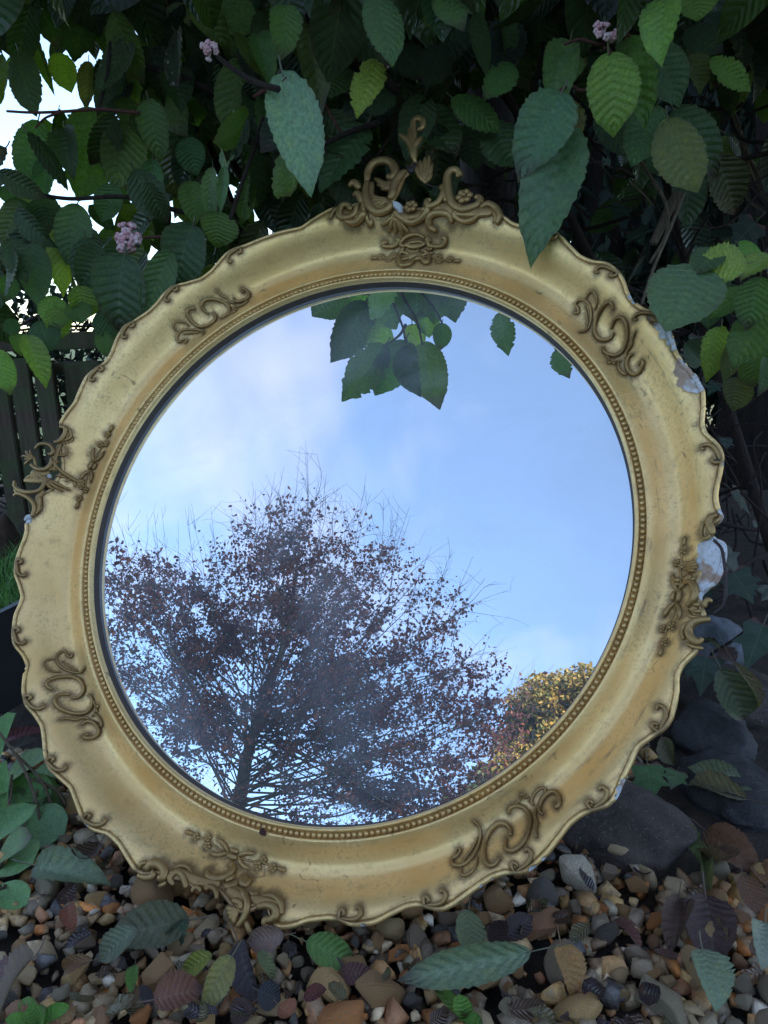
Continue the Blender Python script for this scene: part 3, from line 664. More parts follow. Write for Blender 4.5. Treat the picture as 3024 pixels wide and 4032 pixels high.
# acc
# -- the four corner scrolls: traced once, laid out on each quarter of the frame
QS = [(26, [(505, 305), (552, 312), (530, 372), (465, 335), (432, 265), (372, 300), (345, 390), (350, 480), (390, 560), (460, 622), (560, 662), (680, 672), (780, 640), (862, 560)]), (22, [(410, 470), (520, 560), (650, 632)]), (20, [(320, 450), (250, 480), (225, 560), (260, 640), (330, 692), (412, 680)]),
      (44, [(360, 1052), (300, 990), (300, 900), (370, 812), (470, 765), (580, 755), (690, 800), (762, 890), (782, 980), (752, 1080), (690, 1150), (615, 1175)]), (44, [(570, 1112), (470, 1130), (430, 1210), (440, 1310), (510, 1410), (620, 1470), (740, 1482), (860, 1430), (942, 1330), (972, 1220), (950, 1130), (885, 1105)]),
      (18, [(730, 740), (790, 740), (830, 790), (880, 850), (860, 910), (885, 970), (820, 1050)]), (20, [(1000, 1200), (1040, 1290), (1120, 1310), (1060, 1370), (1080, 1410), (1000, 1430)]), (18, [(380, 1250), (380, 1370), (450, 1420), (460, 1490), (530, 1500), (560, 1545)]),
      (28, [(550, 1622), (640, 1592), (720, 1602), (800, 1552), (900, 1562)]), (38, [(820, 1682), (850, 1630), (930, 1610), (1030, 1660), (1090, 1760), (1082, 1860), (1010, 1930), (920, 1950), (880, 1905), (940, 1875)]), (24, [(950, 1510), (1000, 1470), (1090, 1510), (1152, 1600), (1150, 1690), (1090, 1680)]), (24, [(225, 725), (300, 730), (355, 785)]), (20, [(560, 1570), (640, 1545), (700, 1550)])]
QL = []
for i_, (r, L) in enumerate(QS):
    if i_ in (5, 7, 11, 12): continue          # the frills are too fine to carry
    P = np.array([m_local(px('Q', x, y), -.002) for x, y in L]); t = np.arctan2(P[:, 1], P[:, 0]); QL.append((r * .22603 * PXM, (t + 2 * math.pi) % (2 * math.pi) - math.radians(226.5), np.hypot(P[:, 0], P[:, 1])))
for ang, sg in ((225.5, 1), (314.5, 1), (45.5, -1), (135.5, -1)):
    acc = Acc()
    for r, dt, rad in QL:
        t = math.radians(ang) + sg * dt * .90; rd = .3395 + (rad - .3395) * .86; local_stroke(acc, np.c_[rd * np.cos(t), rd * np.sin(t)], min(r * .95, .0021), lift=.9, flat=1.0)
    part_mesh(acc, 'corner_scroll', mirror, 'gold_orn')
# -- the four flower sprigs
for ang, rad in ((-2.5, .3355), (90, .329), (177, .3335), (268.5, .332)):
    acc = Acc(); a0 = math.radians(ang)
    def P2(s, w): t = a0 + s / rad; return ((rad + w) * math.cos(t), (rad + w) * math.sin(t))
    for sg in (1, -1):
        local_stroke(acc, [P2(sg * s, .0012 * math.sin(s * 150)) for s in (.004, .016, .028, .040, .050)], .0011, k=6)
        for w in (.0055, -.0055): local_stroke(acc, [P2(sg * .005, 0), P2(sg * .013, w * .9), P2(sg * .021, w * 1.15)], .0024, taper=(.3, .25), k=7)
        for s, w, R_ in ((.0275, .0025, .0042), (.0310, -.0036, .0040), (.0425, .0008, .0041)):
            x, y = P2(sg * s, w); rosette(acc, x, y, R_, 5, s * 90)
        local_stroke(acc, [P2(sg * .047, 0), P2(sg * .056, .0012)], .0022, taper=(.6, .2), k=7)
    if ang != 90:
        local_stroke(acc, [P2(-.005, .002), P2(.005, .002)], .003, k=7); local_stroke(acc, [P2(-.004, -.003), P2(.004, -.003)], .0024, k=7)
    part_mesh(acc, 'flower_sprig', mirror, 'gold_orn')
# -- small curls along the scalloped edge
for fx, fy in [(505, 545), (367, 628), (272, 708), (203, 803), (37, 1228), (33, 1378), (60, 1525), (110, 1662), (192, 1786), (756, 1990), (944, 1960), (1138, 1880), (1306, 1742), (1445, 1566), (1556, 978), (1412, 677), (1322, 578), (1190, 500)]:
    q = m_local((fx * 1.8228, fy * 1.8228), RIMZ); t = math.atan2(q[1], q[0]); acc = Acc(); ro = lambda s: rout(t + s / .38)
    def E2(s, d): a = t + s / .38; r = ro(s) - d; return (r * math.cos(a), r * math.sin(a))
    local_stroke(acc, [E2(-.010, .003), E2(-.0095, .0085), E2(-.006, .0105), E2(-.005, .007)], .0019, k=7, lift=.7)
    local_stroke(acc, [E2(-.007, .004), E2(0, .0055), E2(.0065, .0068), E2(.0105, .0102), E2(.0095, .0145), E2(.0065, .014)], .0020, k=7, lift=.7)
    part_mesh(acc, 'edge_curl', mirror, 'gold_orn')
# -- beads
NB = 340; Vb, Fb = [], []; nb_ = 0
for i in range(NB):
    a = 2 * math.pi * i / NB
    Vb.append(ICO2[0] * np.array([.00225, .00225, .0023]) + np.array([.3003 * math.cos(a), .3003 * math.sin(a), -.0022]) - BL); Fb.append(ICO2[1] + nb_); nb_ += len(ICO2[0])
obj('bead_row', mesh_np('bead_row', np.concatenate(Vb), np.concatenate(Fb), True, [M['gold_bead']]), mirror, kind='stuff')

# -- frame body with its wear
FV, FF, FU = frame_body()
ta = np.arctan2(FV[:, 1], FV[:, 0]); ra = np.hypot(FV[:, 0], FV[:, 1])
dirt = np.zeros(len(FV)); OP = np.array(ORN_PTS)
for k in range(0, len(OP), 1):
    x, y, r = OP[k]; reach = r + .006
    m = (np.abs(FV[:, 0] - x) < reach) & (np.abs(FV[:, 1] - y) < reach)
    if m.any():
        d = np.hypot(FV[m, 0] - x, FV[m, 1] - y); dirt[m] = np.maximum(dirt[m], np.clip(1 - (d - r) / .006, 0, 1) ** 1.2)
dirt = np.maximum(dirt, np.clip(1 - np.abs(ra - .300) / .0045, 0, 1) * 1.0)
dirt = np.maximum(dirt, .8 * np.clip(1 - np.abs(ra - (rout(ta) - .0055)) / .0035, 0, 1))
chip = np.zeros(len(FV)); ok = FV[:, 2] > -.004
for x, y, r in CHIPS:
    q = m_local((x * 1.8228, y * 1.8228), RIMZ); d = np.hypot(FV[:, 0] - q[0], FV[:, 1] - q[1]); chip = np.maximum(chip, np.clip(1.25 - d / (r * 1.8228 * PXM), 0, 1) * ok)
# broken gesso is rough
for i in np.nonzero(chip > .45)[0]:
    FV[i, 2] += -.0026 + .0036 * mnoise.noise(Vector(FV[i] * 120.0))
brush = np.clip(np.cos(ta - math.radians(8)), 0, 1)
me = mesh_np('frame', FV - BL, FF, True, [M['gold']], attrs={'dirt': dirt, 'chip': chip, 'brush': brush})
pa = me.attributes.new('polar', 'FLOAT_VECTOR', 'POINT'); pa.data.foreach_set('vector', np.c_[ta, ra, ta * 0].astype(np.float32).ravel())
obj('frame', me, mirror)

# -- dark slip between lip and glass, and the glass itself
g = NT('tarnished_slip'); oc = g.coord(); n = g.noise(oc, 60, 5, .6)
M['slip'] = g.done(g.pbr(color=g.mix(n, (0.035, 0.024, 0.018), (0.085, 0.06, 0.045)), rough=.6, metal=0.0))
GZ = -.0140
def ring(rows, n=400):
    a = np.linspace(0, 2 * math.pi, n, endpoint=False); V = np.concatenate([np.c_[r * np.cos(a), r * np.sin(a), np.full(n, z)] for r, z in rows])
    idx = np.arange(len(rows) * n).reshape(len(rows), n); b = np.roll(idx, -1, 1)
    return V, np.stack([idx[:-1], b[:-1], b[1:], idx[1:]], -1).reshape(-1, 4)
V, Fq = ring([(.2940, -.0068), (.2932, -.0072), (.2930, -.008), (.2926, -.0126), (.2912, -.0147)]); obj('slip', mesh_np('slip', V - BL, Fq[:, ::-1], True, [M['slip']]), mirror)
g = NT('mirror_glass'); oc = g.coord()
n1 = g.noise(oc, 7, 5, .6, .6); n2 = g.noise(oc, 900, 2, .5); n3 = g.noise(oc, 16, 4, .6, 1.5)
dust = g.math('ADD', g.math('MULTIPLY', g.ramp(n1, [(.45, 0.0), (.72, 1.0)]), .19), .07)
dust = g.math('ADD', dust, g.math('MULTIPLY', g.math('MULTIPLY', g.ramp(n2, [(.70, 0.0), (.74, 1.0)]), g.ramp(n3, [(.60, 0.0), (.7, 1.0)])), .5), clamp=True)
gl = g.n('ShaderNodeBsdfGlossy', {'Color': (0.86, 0.92, 0.97, 1), 'Roughness': g.math('MULTIPLY', g.ramp(n3, [(.55, 0.0), (.75, 1.0)]), .02)}).outputs[0]
df = g.n('ShaderNodeBsdfDiffuse', {'Color': (0.62, 0.66, 0.72, 1)}).outputs[0]
M['glass'] = g.done(g.n('ShaderNodeMixShader', {0: dust, 1: gl, 2: df}).outputs[0])
a = np.linspace(0, 2 * math.pi, 200, endpoint=False)
V = np.concatenate([np.c_[  .2930 * np.cos(a),   .2930 * np.sin(a), np.full(200, GZ)], np.c_[  .2930 * np.cos(a),   .2930 * np.sin(a), np.full(200, GZ - .004)]])
obj('glass', mesh_np('glass', V - BL, [list(range(200)), list(range(399, 199, -1))] + [[i + 200, (i + 1) % 200 + 200, (i + 1) % 200, i] for i in range(200)], False, [M['glass']]), mirror)
V = np.concatenate([np.c_[.292 * np.cos(a), .292 * np.sin(a), np.full(200, z)] for z in (-.0302, -.038)])
obj('backing_board', mesh_np('backing_board', V - BL, [list(range(200)), list(range(399, 199, -1))] + [[i + 200, (i + 1) % 200 + 200, (i + 1) % 200, i] for i in range(200)], False, [M['bark']]), mirror)

# ------------------------------------------------------------------ leaves
def leaf_mesh(name, W=.52, fold=.25, droop=.25, curl=0.0, twist=0.0, nt=32, ns=4, veins=10, serr=.028, pet=.14, pleat=.020, mats=(), acum=1.0, seed=0, ragged=0.0, pw=(.62, .80)):
    r = random.Random(seed); V = []; UV = []; Fc = []
    ts = np.linspace(0, 1, nt + 1); wmax = max((t ** pw[0]) * (1 - t) ** pw[1] for t in np.linspace(0, 1, 60))
    ph = r.uniform(0, 6.28); rag = [1 - ragged * r.random() ** 3 for _ in range(2 * (nt + 1))]
    for i, t in enumerate(ts):
        w = .5 * W * (t ** pw[0]) * (1 - t) ** pw[1] / wmax
        if t > .80: w *= (1 - (1 - .72) * acum * math.sin((t - .80) / .2 * math.pi * .55))
        w = max(w, .004)
        # spine
        ang = -droop * (t ** 1.3) * 1.3
        yy = math.sin(max(1e-6, abs(ang))) / max(1e-6, abs(ang)) * t if abs(ang) > 1e-4 else t
        zz = -(1 - math.cos(ang)) / max(1e-6, abs(ang)) * t * (1 if droop >= 0 else -1) if abs(ang) > 1e-4 else 0
        tw = twist * t
        for j in range(-ns, ns + 1):
            s = j / ns; x = w * s * (rag[i * 2 + (j > 0)] if abs(s) > .7 else 1)
            if abs(j) == ns and 0 < i < nt: x *= 1 + serr * (1 if i % 2 else -1)
            z = fold * abs(x) + pleat * math.cos(2 * math.pi * ((t - .20 * abs(s)) * veins + .5)) * min(1, abs(s) * 3) * min(1, 4 * w / W)
            if curl: z += curl * (x / (W * .5)) ** 2 * .25
            z += .018 * math.sin(5 * t + ph) * s
            y_ = yy - .05 * abs(s) * W * (1 - t)
            xr = x * math.cos(tw) - z * math.sin(tw); zr = x * math.sin(tw) + z * math.cos(tw)
            V.append((xr, y_, zr + zz)); UV.append((.5 + .5 * s, t))
    k = 2 * ns + 1
    for i in range(nt):
        for j in range(k - 1): a = i * k + j; Fc.append([a, a + 1, a + k + 1, a + k])
    if pet:
        P = np.array([(0.0, -pet, .35 * pet), (0.0, -pet * .5, .08 * pet), (0, .02, -.004)]); T, Ft = tube(catmull(P, 3), .011, 5)
        o = len(V); V += T.tolist(); UV += [(.5, -.1)] * len(T); Fc += [[a + o for a in q] for q in Ft]
    return np.array(V), Fc, np.array(UV)
LV = []
for s, (W, fo, dr, cu, tw, rg) in enumerate([(.56, .22, .30, 0, 0, 0), (.60, .15, .15, .15, .15, 0), (.52, .40, .45, 0, -.2, .05), (.54, .10, .35, -.2, .2, 0), (.58, .30, -.15, 0, .1, .1), (.50, .55, .25, 0, -.1, 0), (.62, .18, .50, .2, .3, .15), (.55, .25, .2, -.1, -.3, .3), (.54, .45, .7, .3, .5, .05), (.58, .35, -.4, -.3, -.5, .1), (.5, .7, .5, .2, .2, .2)]):
    LV.append(leaf_mesh('leaf', W, fo, dr, cu, tw, seed=s, ragged=rg))
LEAF_ME = [mesh_np('leaf', V, Fc, True, [M['leaf']], uv=UV) for V, Fc, UV in LV]
LLO = [leaf_mesh('leaf', W, fo, dr, cu, tw, nt=8, ns=2, serr=0, pet=0, pleat=0, seed=s) for s, (W, fo, dr, cu, tw) in enumerate([(.56, .22, .3, 0, 0), (.6, .15, .15, .15, .15), (.52, .4, .45, 0, -.2), (.58, .3, -.1, 0, .1)])]
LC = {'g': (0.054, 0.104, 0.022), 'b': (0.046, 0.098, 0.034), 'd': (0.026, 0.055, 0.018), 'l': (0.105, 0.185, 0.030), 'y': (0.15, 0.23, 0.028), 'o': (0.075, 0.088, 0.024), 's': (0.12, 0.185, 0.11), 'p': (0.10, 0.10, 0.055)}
bush = thing('viburnum_bush', (0.2, 1.25, 0), 'leafy viburnum bush with pink buds hanging over the gilt mirror', 'bush')
BW = np.array([0.2, 1.25, 0.0])
nleaf = 0
def put_leaf(b, t, wid, col, face=None, var=None, parent=bush, origin=BW, meshes=LEAF_ME, spin=0.0, name='leaf', shade=1.0):
    """leaf from world point b (base) to t (tip), width in metres, facing roughly 'face'"""
    global nleaf
    b = np.asarray(b, float); t = np.asarray(t, float); L = np.linalg.norm(t - b)
    if face is None: face = CAM - b; face = face / np.linalg.norm(face) + np.array([0, 0, .6])
    B = frame_of(t - b, face)
    if spin: B = B @ np.array(Matrix.Rotation(spin, 3, 'Y'))
    i = rng.randrange(len(meshes)) if var is None else var
    c = np.array(LC[col] if isinstance(col, str) else col) * shade * np.array([rng.uniform(.85, 1.15), rng.uniform(.9, 1.1), rng.uniform(.85, 1.15)])
    o = obj(name, meshes[i], parent, color=tuple(c))
    o.matrix_local = mat4(B, b - origin, (wid / .56, L, L)); nleaf += 1
    return o
HERO = [ # zoom, base, tip, width, depth, colour
 ('3', 450, 260, 300, 625, 200, .84, 'g'), ('3', 400, 570, 180, 1025, 330, .80, 'b'), ('3', 440, 790, 235, 1500, 350, .83, 'b'), ('3', 500, 345, 430, 525, 150, .92, 'g'), ('3', 690, 330, 760, 815, 320, .80, 'l'), ('3', 800, 245, 910, 745, 250, .82, 'g'),
 ('3', 960, 280, 1130, 625, 240, .86, 'b'), ('3', 1030, -10, 985, 300, 240, .78, 'l'), ('3', 1225, -90, 1240, 120, 220, .80, 'l'), ('3', 980, 650, 830, 990, 230, .87, 'b'), ('3', 1050, 730, 1190, 1250, 260, .85, 'o'), ('3', 1090, 670, 1400, 1050, 250, .90, 'd'),
 ('3', 640, 680, 800, 945, 170, .93, 'd'), ('3', 970, 850, 1100, 1185, 180, .93, 'd'), ('3', 1180, 340, 1275, 545, 170, .90, 'o'), ('3', 1310, 365, 1575, 540, 140, .88, 'l'), ('3', 1160, 190, 1375, 340, 210, .95, 'd'), ('3', 450, 620, 490, 905, 160, .95, 'o'),
 ('3', 1240, 1630, 1040, 1990, 300, .90, 'b'), ('3', 1520, 1600, 1195, 1600, 190, .84, 'y'), ('3', 1680, 1560, 1500, 1650, 170, .82, 'l'), ('3', 1560, 1760, 1285, 1910, 160, .88, 'g'), ('3', 1610, 1690, 1530, 2010, 220, .84, 'g'), ('3', 1360, 1530, 1200, 1640, 150, .95, 'd'),
 ('3', 1480, 1480, 1660, 1560, 120, .93, 'l'), ('3', 1330, 1680, 1290, 1990, 280, .98, 'd'),
 ('5', 1590, 270, 1300, 780, 330, .86, 'g'), ('5', 1380, 470, 1210, 850, 170, .92, 'o'), ('5', 1190, 420, 1055, 830, 190, .96, 'y'), ('5', 880, 560, 1070, 740, 260, 1.0, 'd'), ('5', 1340, 860, 1290, 1140, 240, 1.0, 'o'), ('5', 1500, 560, 1480, 1000, 260, .95, 'g'), ('5', 1600, 700, 1560, 940, 150, .9, 'b'),
 ('2', 180, 465, 360, 1145, 300, .82, 's'), ('2', 765, 385, 640, 700, 195, .88, 'y'), ('2', 210, 40, 165, 305, 175, .86, 'g'), ('2', 760, -40, 880, 340, 240, .82, 'b'), ('2', 500, 120, 880, 380, 290, .88, 'd'), ('2', 690, 790, 390, 1160, 300, 1.0, 'd'), ('2', 230, 930, 275, 1375, 240, .97, 'g'),
 ('2', 1000, 640, 1260, 1010, 260, 1.02, 'd'), ('2', 1240, 610, 1565, 770, 240, .97, 'g'), ('2', 1060, 940, 1250, 1230, 230, 1.05, 'd'), ('2', 1200, -90, 1285, 155, 240, .84, 'g'), ('2', 1380, 90, 1445, 430, 110, .95, 'g'), ('2', 1620, 415, 1425, 605, 190, .93, 'g'),
 ('2', 330, 170, 445, 630, 200, .95, 'o'), ('2', 1180, 290, 1080, 510, 190, 1.0, 'd'), ('2', 910, 290, 1060, 480, 190, 1.02, 'd'), ('2', 690, 580, 890, 690, 190, 1.0, 'd'), ('2', 1480, 760, 1640, 1130, 240, 1.0, 'd'), ('2', 520, 400, 470, 560, 260, 1.02, 'g'), ('2', 1560, 130, 1600, 380, 120, .98, 'g'),
 ('2', 1580, -60, 1560, 70, 130, .9, 'b'), ('2', 30, 220, 90, 470, 170, .95, 'g'), ('2', 1340, 780, 1370, 1080, 200, 1.08, 'd'), ('2', 900, -60, 1010, 60, 180, .9, 'b'), ('2', 1050, 60, 1130, 190, 90, .98, 'y'), ('2', 700, 880, 760, 960, 120, 1.1, 'y'),
 ('1', 575, 655, 465, 1185, 285, .84, 'g'), ('1', 225, 725, 140, 1130, 190, .86, 'b'), ('1', 765, 735, 680, 1120, 225, .86, 'g'), ('1', 870, 430, 670, 660, 150, .84, 'l'), ('1', 990, 635, 1065, 890, 220, .88, 'd'), ('1', 1500, 510, 1290, 1030, 175, .80, 's'), ('1', 1440, 440, 1265, 730, 160, .84, 'g'),
 ('1', 830, 650, 890, 860, 115, .88, 'b'), ('1', 905, 950, 890, 1310, 140, .86, 'b'), ('1', 1000, 40, 1085, 250, 240, .76, 'p'), ('1', 1300, -60, 1390, 310, 290, .78, 'l'), ('1', 1130, 530, 1175, 810, 150, .95, 'y'), ('1', 650, 390, 690, 610, 190, .92, 'g'), ('1', 500, 50, 450, 400, 180, .84, 'd'),
 ('1', 240, 10, 340, 270, 170, .80, 'd'), ('1', 40, 40, 120, 330, 190, .78, 'd'), ('1', 75, 340, 120, 545, 105, .86, 'g'), ('1', 210, 240, 290, 520, 75, .86, 'g'), ('1', 335, 320, 430, 565, 140, .90, 'y'), ('1', 525, 370, 505, 640, 105, .88, 'o'), ('1', 600, 380, 570, 585, 95, .92, 'y'),
 ('1', 740, 1520, 640, 1980, 300, .84, 'd'), ('1', 1010, 1495, 850, 1880, 170, .84, 'b'), ('1', 1145, 1340, 990, 1710, 260, .90, 'd'), ('1', 1290, 1260, 1285, 1480, 210, .92, 'g'), ('1', 460, 1220, 395, 1570, 180, .84, 'b'), ('1', 690, 1100, 585, 1330, 160, .88, 'b'), ('1', 510, 1420, 560, 1780, 210, .94, 'd'),
 ('1', 330, 1370, 400, 1750, 140, .95, 'y'), ('1', 190, 1450, 225, 1800, 170, .86, 'b'), ('1', 70, 1400, 110, 1690, 120, .84, 'b'), ('1', 30, 1100, 100, 1210, 120, .84, 'b'), ('1', 470, 1700, 510, 1930, 190, .93, 'l'), ('1', 300, 1760, 345, 1980, 160, .95, 'l'), ('1', 60, 1640, 40, 1780, 100, .9, 'b'),
 ('1', 1260, 1000, 1230, 1330, 110, .84, 's'), ('1', 1330, 1000, 1310, 1250, 70, .86, 's'), ('1', 1130, 1080, 1180, 1310, 180, .92, 'g'), ('1', 1110, 820, 1170, 1040, 170, .90, 'b'), ('1', 950, 1130, 960, 1310, 110, .98, 'y'), ('1', 280, 930, 250, 1180, 130, .88, 'b'), ('1', 1570, 560, 1640, 980, 150, .82, 'b'),
 ('1', 1100, 280, 1160, 480, 190, .90, 'g'), ('1', 870, 200, 920, 390, 130, .92, 'g'), ('1', 720, 120, 790, 440, 120, .90, 'd'), ('1', 930, 430, 980, 600, 100, 1.0, 'y'), ('1', 1010, 480, 1030, 650, 90, 1.02, 'y'), ('1', 1530, 480, 1420, 600, 90, .9, 'g'), ('1', 1480, 1060, 1420, 1340, 130, .95, 'g'),
 ('1', 100, 1180, 150, 1420, 200, .82, 'd'), ('1', 230, 1180, 300, 1400, 190, .84, 'd'), ('1', 590, 1480, 470, 1720, 220, .92, 'd'), ('1', 20, 1280, 80, 1480, 120, .80, 'b'), ('1', -30, 460, 10, 620, 70, .84, 'g'), ('1', 560, 80, 590, 260, 100, .9, 'd'), ('1', 640, 220, 650, 330, 110, .88, 'd'),
 ('4', 400, 20, 440, 280, 165, .95, 'l'), ('4', 550, -20, 600, 155, 170, .95, 'g'), ('4', 200, 230, 320, 570, 165, .95, 'l'), ('4', 290, 120, 360, 320, 210, .93, 'd'), ('4', -10, 330, 60, 660, 160, .84, 'l'), ('4', 730, 40, 900, 225, 260, .92, 'd'), ('4', 735, 190, 785, 390, 120, .95, 'g'), ('4', 60, 100, 110, 230, 110, .9, 'd'),
 ('4', 120, 210, 160, 370, 140, 1.0, 'g'), ('4', 950, 30, 1000, 140, 150, .98, 'g')]
for z, bx, by, tx, ty, w, dep, c in HERO:
    b = px(z, bx, by); t = px(z, tx, ty); d1 = dep; d2 = dep + rng.uniform(-.035, .02)
    md = m_depth(t, .03)
    if 330 < t[0] < 2760 and t[1] > 820: d2 = min(d2, md - .03); d1 = min(d1, m_depth(b, .03) - .02)
    if z in '14': dep = max(dep, min(m_depth(t, 0), m_depth(b, 0)) + .03 + .25 * (dep - .8)); d1 = dep; d2 = dep + rng.uniform(-.02, .02)
    wb, wtp = at(b, d1), at(t, d2); wid = w * ZOOM[z][2] / FOC * dep
    put_leaf(wb, wtp, wid * 1.12, c, spin=rng.uniform(-.3, .3), var=None, shade=1.95)  # front leaves get a lighter colour, standing in for light on them
# leaves that hang above the mirror and show in its glass
def refl_pt(p, s):
    d = ray(p); d = d / np.linalg.norm(d); k = ((MC + MZ * GZ - CAM) @ MZ) / (d @ MZ); q = CAM + d * k; return q + (d - 2 * (d @ MZ) * MZ) * s, k
REFL = [(490, 370, 290, 625, 175, .34, 'g'), (585, 350, 470, 635, 180, .36, 'g'), (600, 365, 625, 605, 140, .31, 'd'), (668, 360, 745, 660, 150, .37, 'g'), (400, 170, 255, 455, 190, .40, 'd'), (500, 280, 400, 480, 150, .42, 'y'), (760, 265, 752, 390, 95, .36, 'b'), (1030, 215, 1060, 410, 110, .38, 'b'), (1290, 390, 1345, 515, 95, .36, 'b'),
        (480, 100, 520, 275, 200, .41, 'g'), (640, 90, 640, 260, 190, .43, 'd'), (760, 90, 720, 255, 180, .40, 'g'), (830, 80, 800, 240, 150, .44, 'd'), (420, 60, 330, 210, 180, .45, 'l'), (560, 60, 590, 200, 150, .46, 'y'), (300, 80, 160, 240, 190, .43, 'g'), (690, 200, 690, 330, 120, .44, 'l'), (620, 270, 640, 400, 110, .45, 'y')]
for bx, by, tx, ty, w, s, c in REFL:
    s += .11
    b, k = refl_pt(px('G', bx, by), s); t, k2 = refl_pt(px('G', tx, ty), s + rng.uniform(-.03, .01))
    fc = (MC - b); put_leaf(b, t, w * .8439 / FOC * (k + s) * 1.05, c, face=fc / np.linalg.norm(fc) + np.array([0, 0, -.3]), spin=rng.uniform(-.4, .4), shade=1.8)  # colour raised to imitate light coming through these leaves
    q = to_px(t)
    if q[1] > -20 and q[2] > 0: print('reflected leaf also in direct view', np.round(q, 2))
n_hero = nleaf
for L in ([(590, 360), (575, 280), (520, 120), (500, -120)], [(668, 365), (640, 250), (575, 130), (510, -60)], [(760, 265), (720, 190), (610, 60), (520, -60)], [(1030, 215), (1010, 120), (900, -40), (760, -180)], [(1290, 390), (1250, 280), (1180, 120), (1100, -60)], [(490, 372), (560, 320), (590, 270)]):
    P = catmull([refl_pt(px('G', x, y), .47 + .00025 * max(0, 200 - y))[0] - BW for x, y in L], 5); V, Fc = tube(P, np.linspace(.0016, .003, len(P)), 6); obj('twig', mesh_np('twig', V, Fc, True, [M['redtwig']]), bush)
# the rest of the bush: leaves behind and above
def rand_hang(k=.55):
    v = np.array([rng.gauss(0, k), rng.gauss(0, k), -1.0]); return v / np.linalg.norm(v)
def dark_side(p): return p[0] > 1650 + .35 * max(0, 700 - p[1]) and p[1] > 120
def in_sky_window(p):
    return p[0] < 430 and 60 < p[1] < 1150
tries = 0
while nleaf < 300 and tries < 5000:
    tries += 1
    p = (rng.uniform(-40, 3060), rng.uniform(-30, 1150)); dep = rng.uniform(.98, 1.25)
    if in_sky_window(p) and rng.random() < (.93 if p[1] < 650 else .5): continue
    if dark_side(p) and rng.random() < .93: continue
    if p[1] > 700 and 650 < p[0] < 2300: continue
    b = at(p, dep); L = rng.uniform(.06, .10); t = b + rand_hang() * L
    if 330 < p[0] < 2700 and to_px(t)[1] > 900: continue
    c = rng.choices(['g', 'b', 'd', 'l', 'y', 'o'], [4, 3, 5, 1.5, 1.5, 1])[0]
    put_leaf(b, t, L * rng.uniform(.48, .64), c, face=np.array([rng.gauss(0, .5), -1, .5 + rng.gauss(0, .4)]), shade=.8)  # leaves further back are coloured darker to imitate shade with depth
# deeper mass of leaves as one part, coloured darker for the shade inside
Vs, Fs, Us, Cs = [], [], [], []; nn = 0
def mass_leaf(b, t, wid, c):
    global nn
    V, Fc, UV = LLO[rng.randrange(len(LLO))]; L = np.linalg.norm(t - b)
    B = frame_of(t - b, np.array([rng.gauss(0, .6), -1 + rng.gauss(0, .3), .6 + rng.gauss(0, .5)]))
    W_ = (V * np.array([wid / .56, L, L])) @ B.T + b - BW
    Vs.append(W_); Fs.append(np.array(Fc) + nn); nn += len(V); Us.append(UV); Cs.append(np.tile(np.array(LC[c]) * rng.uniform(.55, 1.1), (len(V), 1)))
for k in range(3400):
    p = (rng.uniform(-150, 3150), rng.uniform(-900, 1280)); dep = rng.uniform(1.12, 1.85)
    if in_sky_window(p) and rng.random() < ((.97 if p[1] < 650 else .80) if p[0] < 380 else .7): continue
    if dark_side(p) and rng.random() < .90: continue
    if p[0] < 1150 and -50 < p[1] and rng.random() < .46: continue
    if p[0] < 470 and p[1] > 1180: continue
    b = at(p, dep); L = rng.uniform(.055, .10); t = b + rand_hang(.6) * L
    if (t - MC) @ MZ > -.06 and np.linalg.norm(t - MC) < .5: continue
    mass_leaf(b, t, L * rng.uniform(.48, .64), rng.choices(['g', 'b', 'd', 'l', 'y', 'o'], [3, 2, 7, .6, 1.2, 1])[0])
# unseen canopy overhead, added to shade the bush and the frame top
vc = CAM - 2 * ((CAM - MC) @ MZ) * MZ        # camera mirrored in the glass
for k in range(9000):
    b = np.array([rng.uniform(-1.3, 1.7), rng.uniform(.50, 1.9), rng.uniform(.78, 1.75)]); q = to_px(b)
    if q[2] > 0 and q[1] > -70: continue
    if b[1] < .85 and rng.random() < .8: continue
    # the stretch of sky that the glass shows stays free of leaves
    w = b - MC; dd = b - vc; s_ = -((vc - MC) @ MZ) / (dd @ MZ); hit = vc + dd * s_ - MC
    if w @ MZ > -.02 and math.hypot(hit @ MX, hit @ MY) < .37: continue
    L = rng.uniform(.07, .12); t = b + rand_hang(.7) * L
    mass_leaf(b, t, L * rng.uniform(.5, .66), rng.choices(['g', 'b', 'd', 'l'], [4, 2, 4, 1])[0])
obj('leaf_mass', mesh_np('leaf_mass', np.concatenate(Vs), np.concatenate(Fs), True, [M['leaf_mass']], uv=np.concatenate(Us), colors=np.concatenate(Cs)), bush, kind='stuff')
# branches and stems
def stem(name, parent, origin, pts, r0, r1, mat, k=7):
    P = catmull([np.asarray(p, float) for p in pts], 6); V, Fc = tube(P - origin, np.linspace(r0, r1, len(P)), k); return obj(name, mesh_np(name, V, Fc, True, [M[mat]]), parent)
def pstem(z, L, dep, r0, r1, mat='twig', name='twig', d2=None):
    ds = np.linspace(dep, dep if d2 is None else d2, len(L)); return stem(name, bush, BW, [at(px(z, x, y), d) for (x, y), d in zip(L, ds)], r0, r1, mat)
pstem('1', [(40, 660), (200, 668), (380, 662), (590, 650), (830, 670)], 1.0, .0016, .0024, 'redtwig')
pstem('1', [(210, 760), (270, 700), (370, 665)], 1.0, .0012, .0018, 'redtwig')
pstem('1', [(780, 380), (1000, 430), (1210, 520), (1500, 640)], 1.06, .004, .006)
pstem('1', [(1290, 335), (1400, 420), (1520, 490), (1659, 530)], .80, .0025, .0035)
pstem('1', [(850, 1412), (960, 1405), (1090, 1400)], m_depth(px('1', 900, 1410)) + .04, .0018, .0024, 'redtwig')
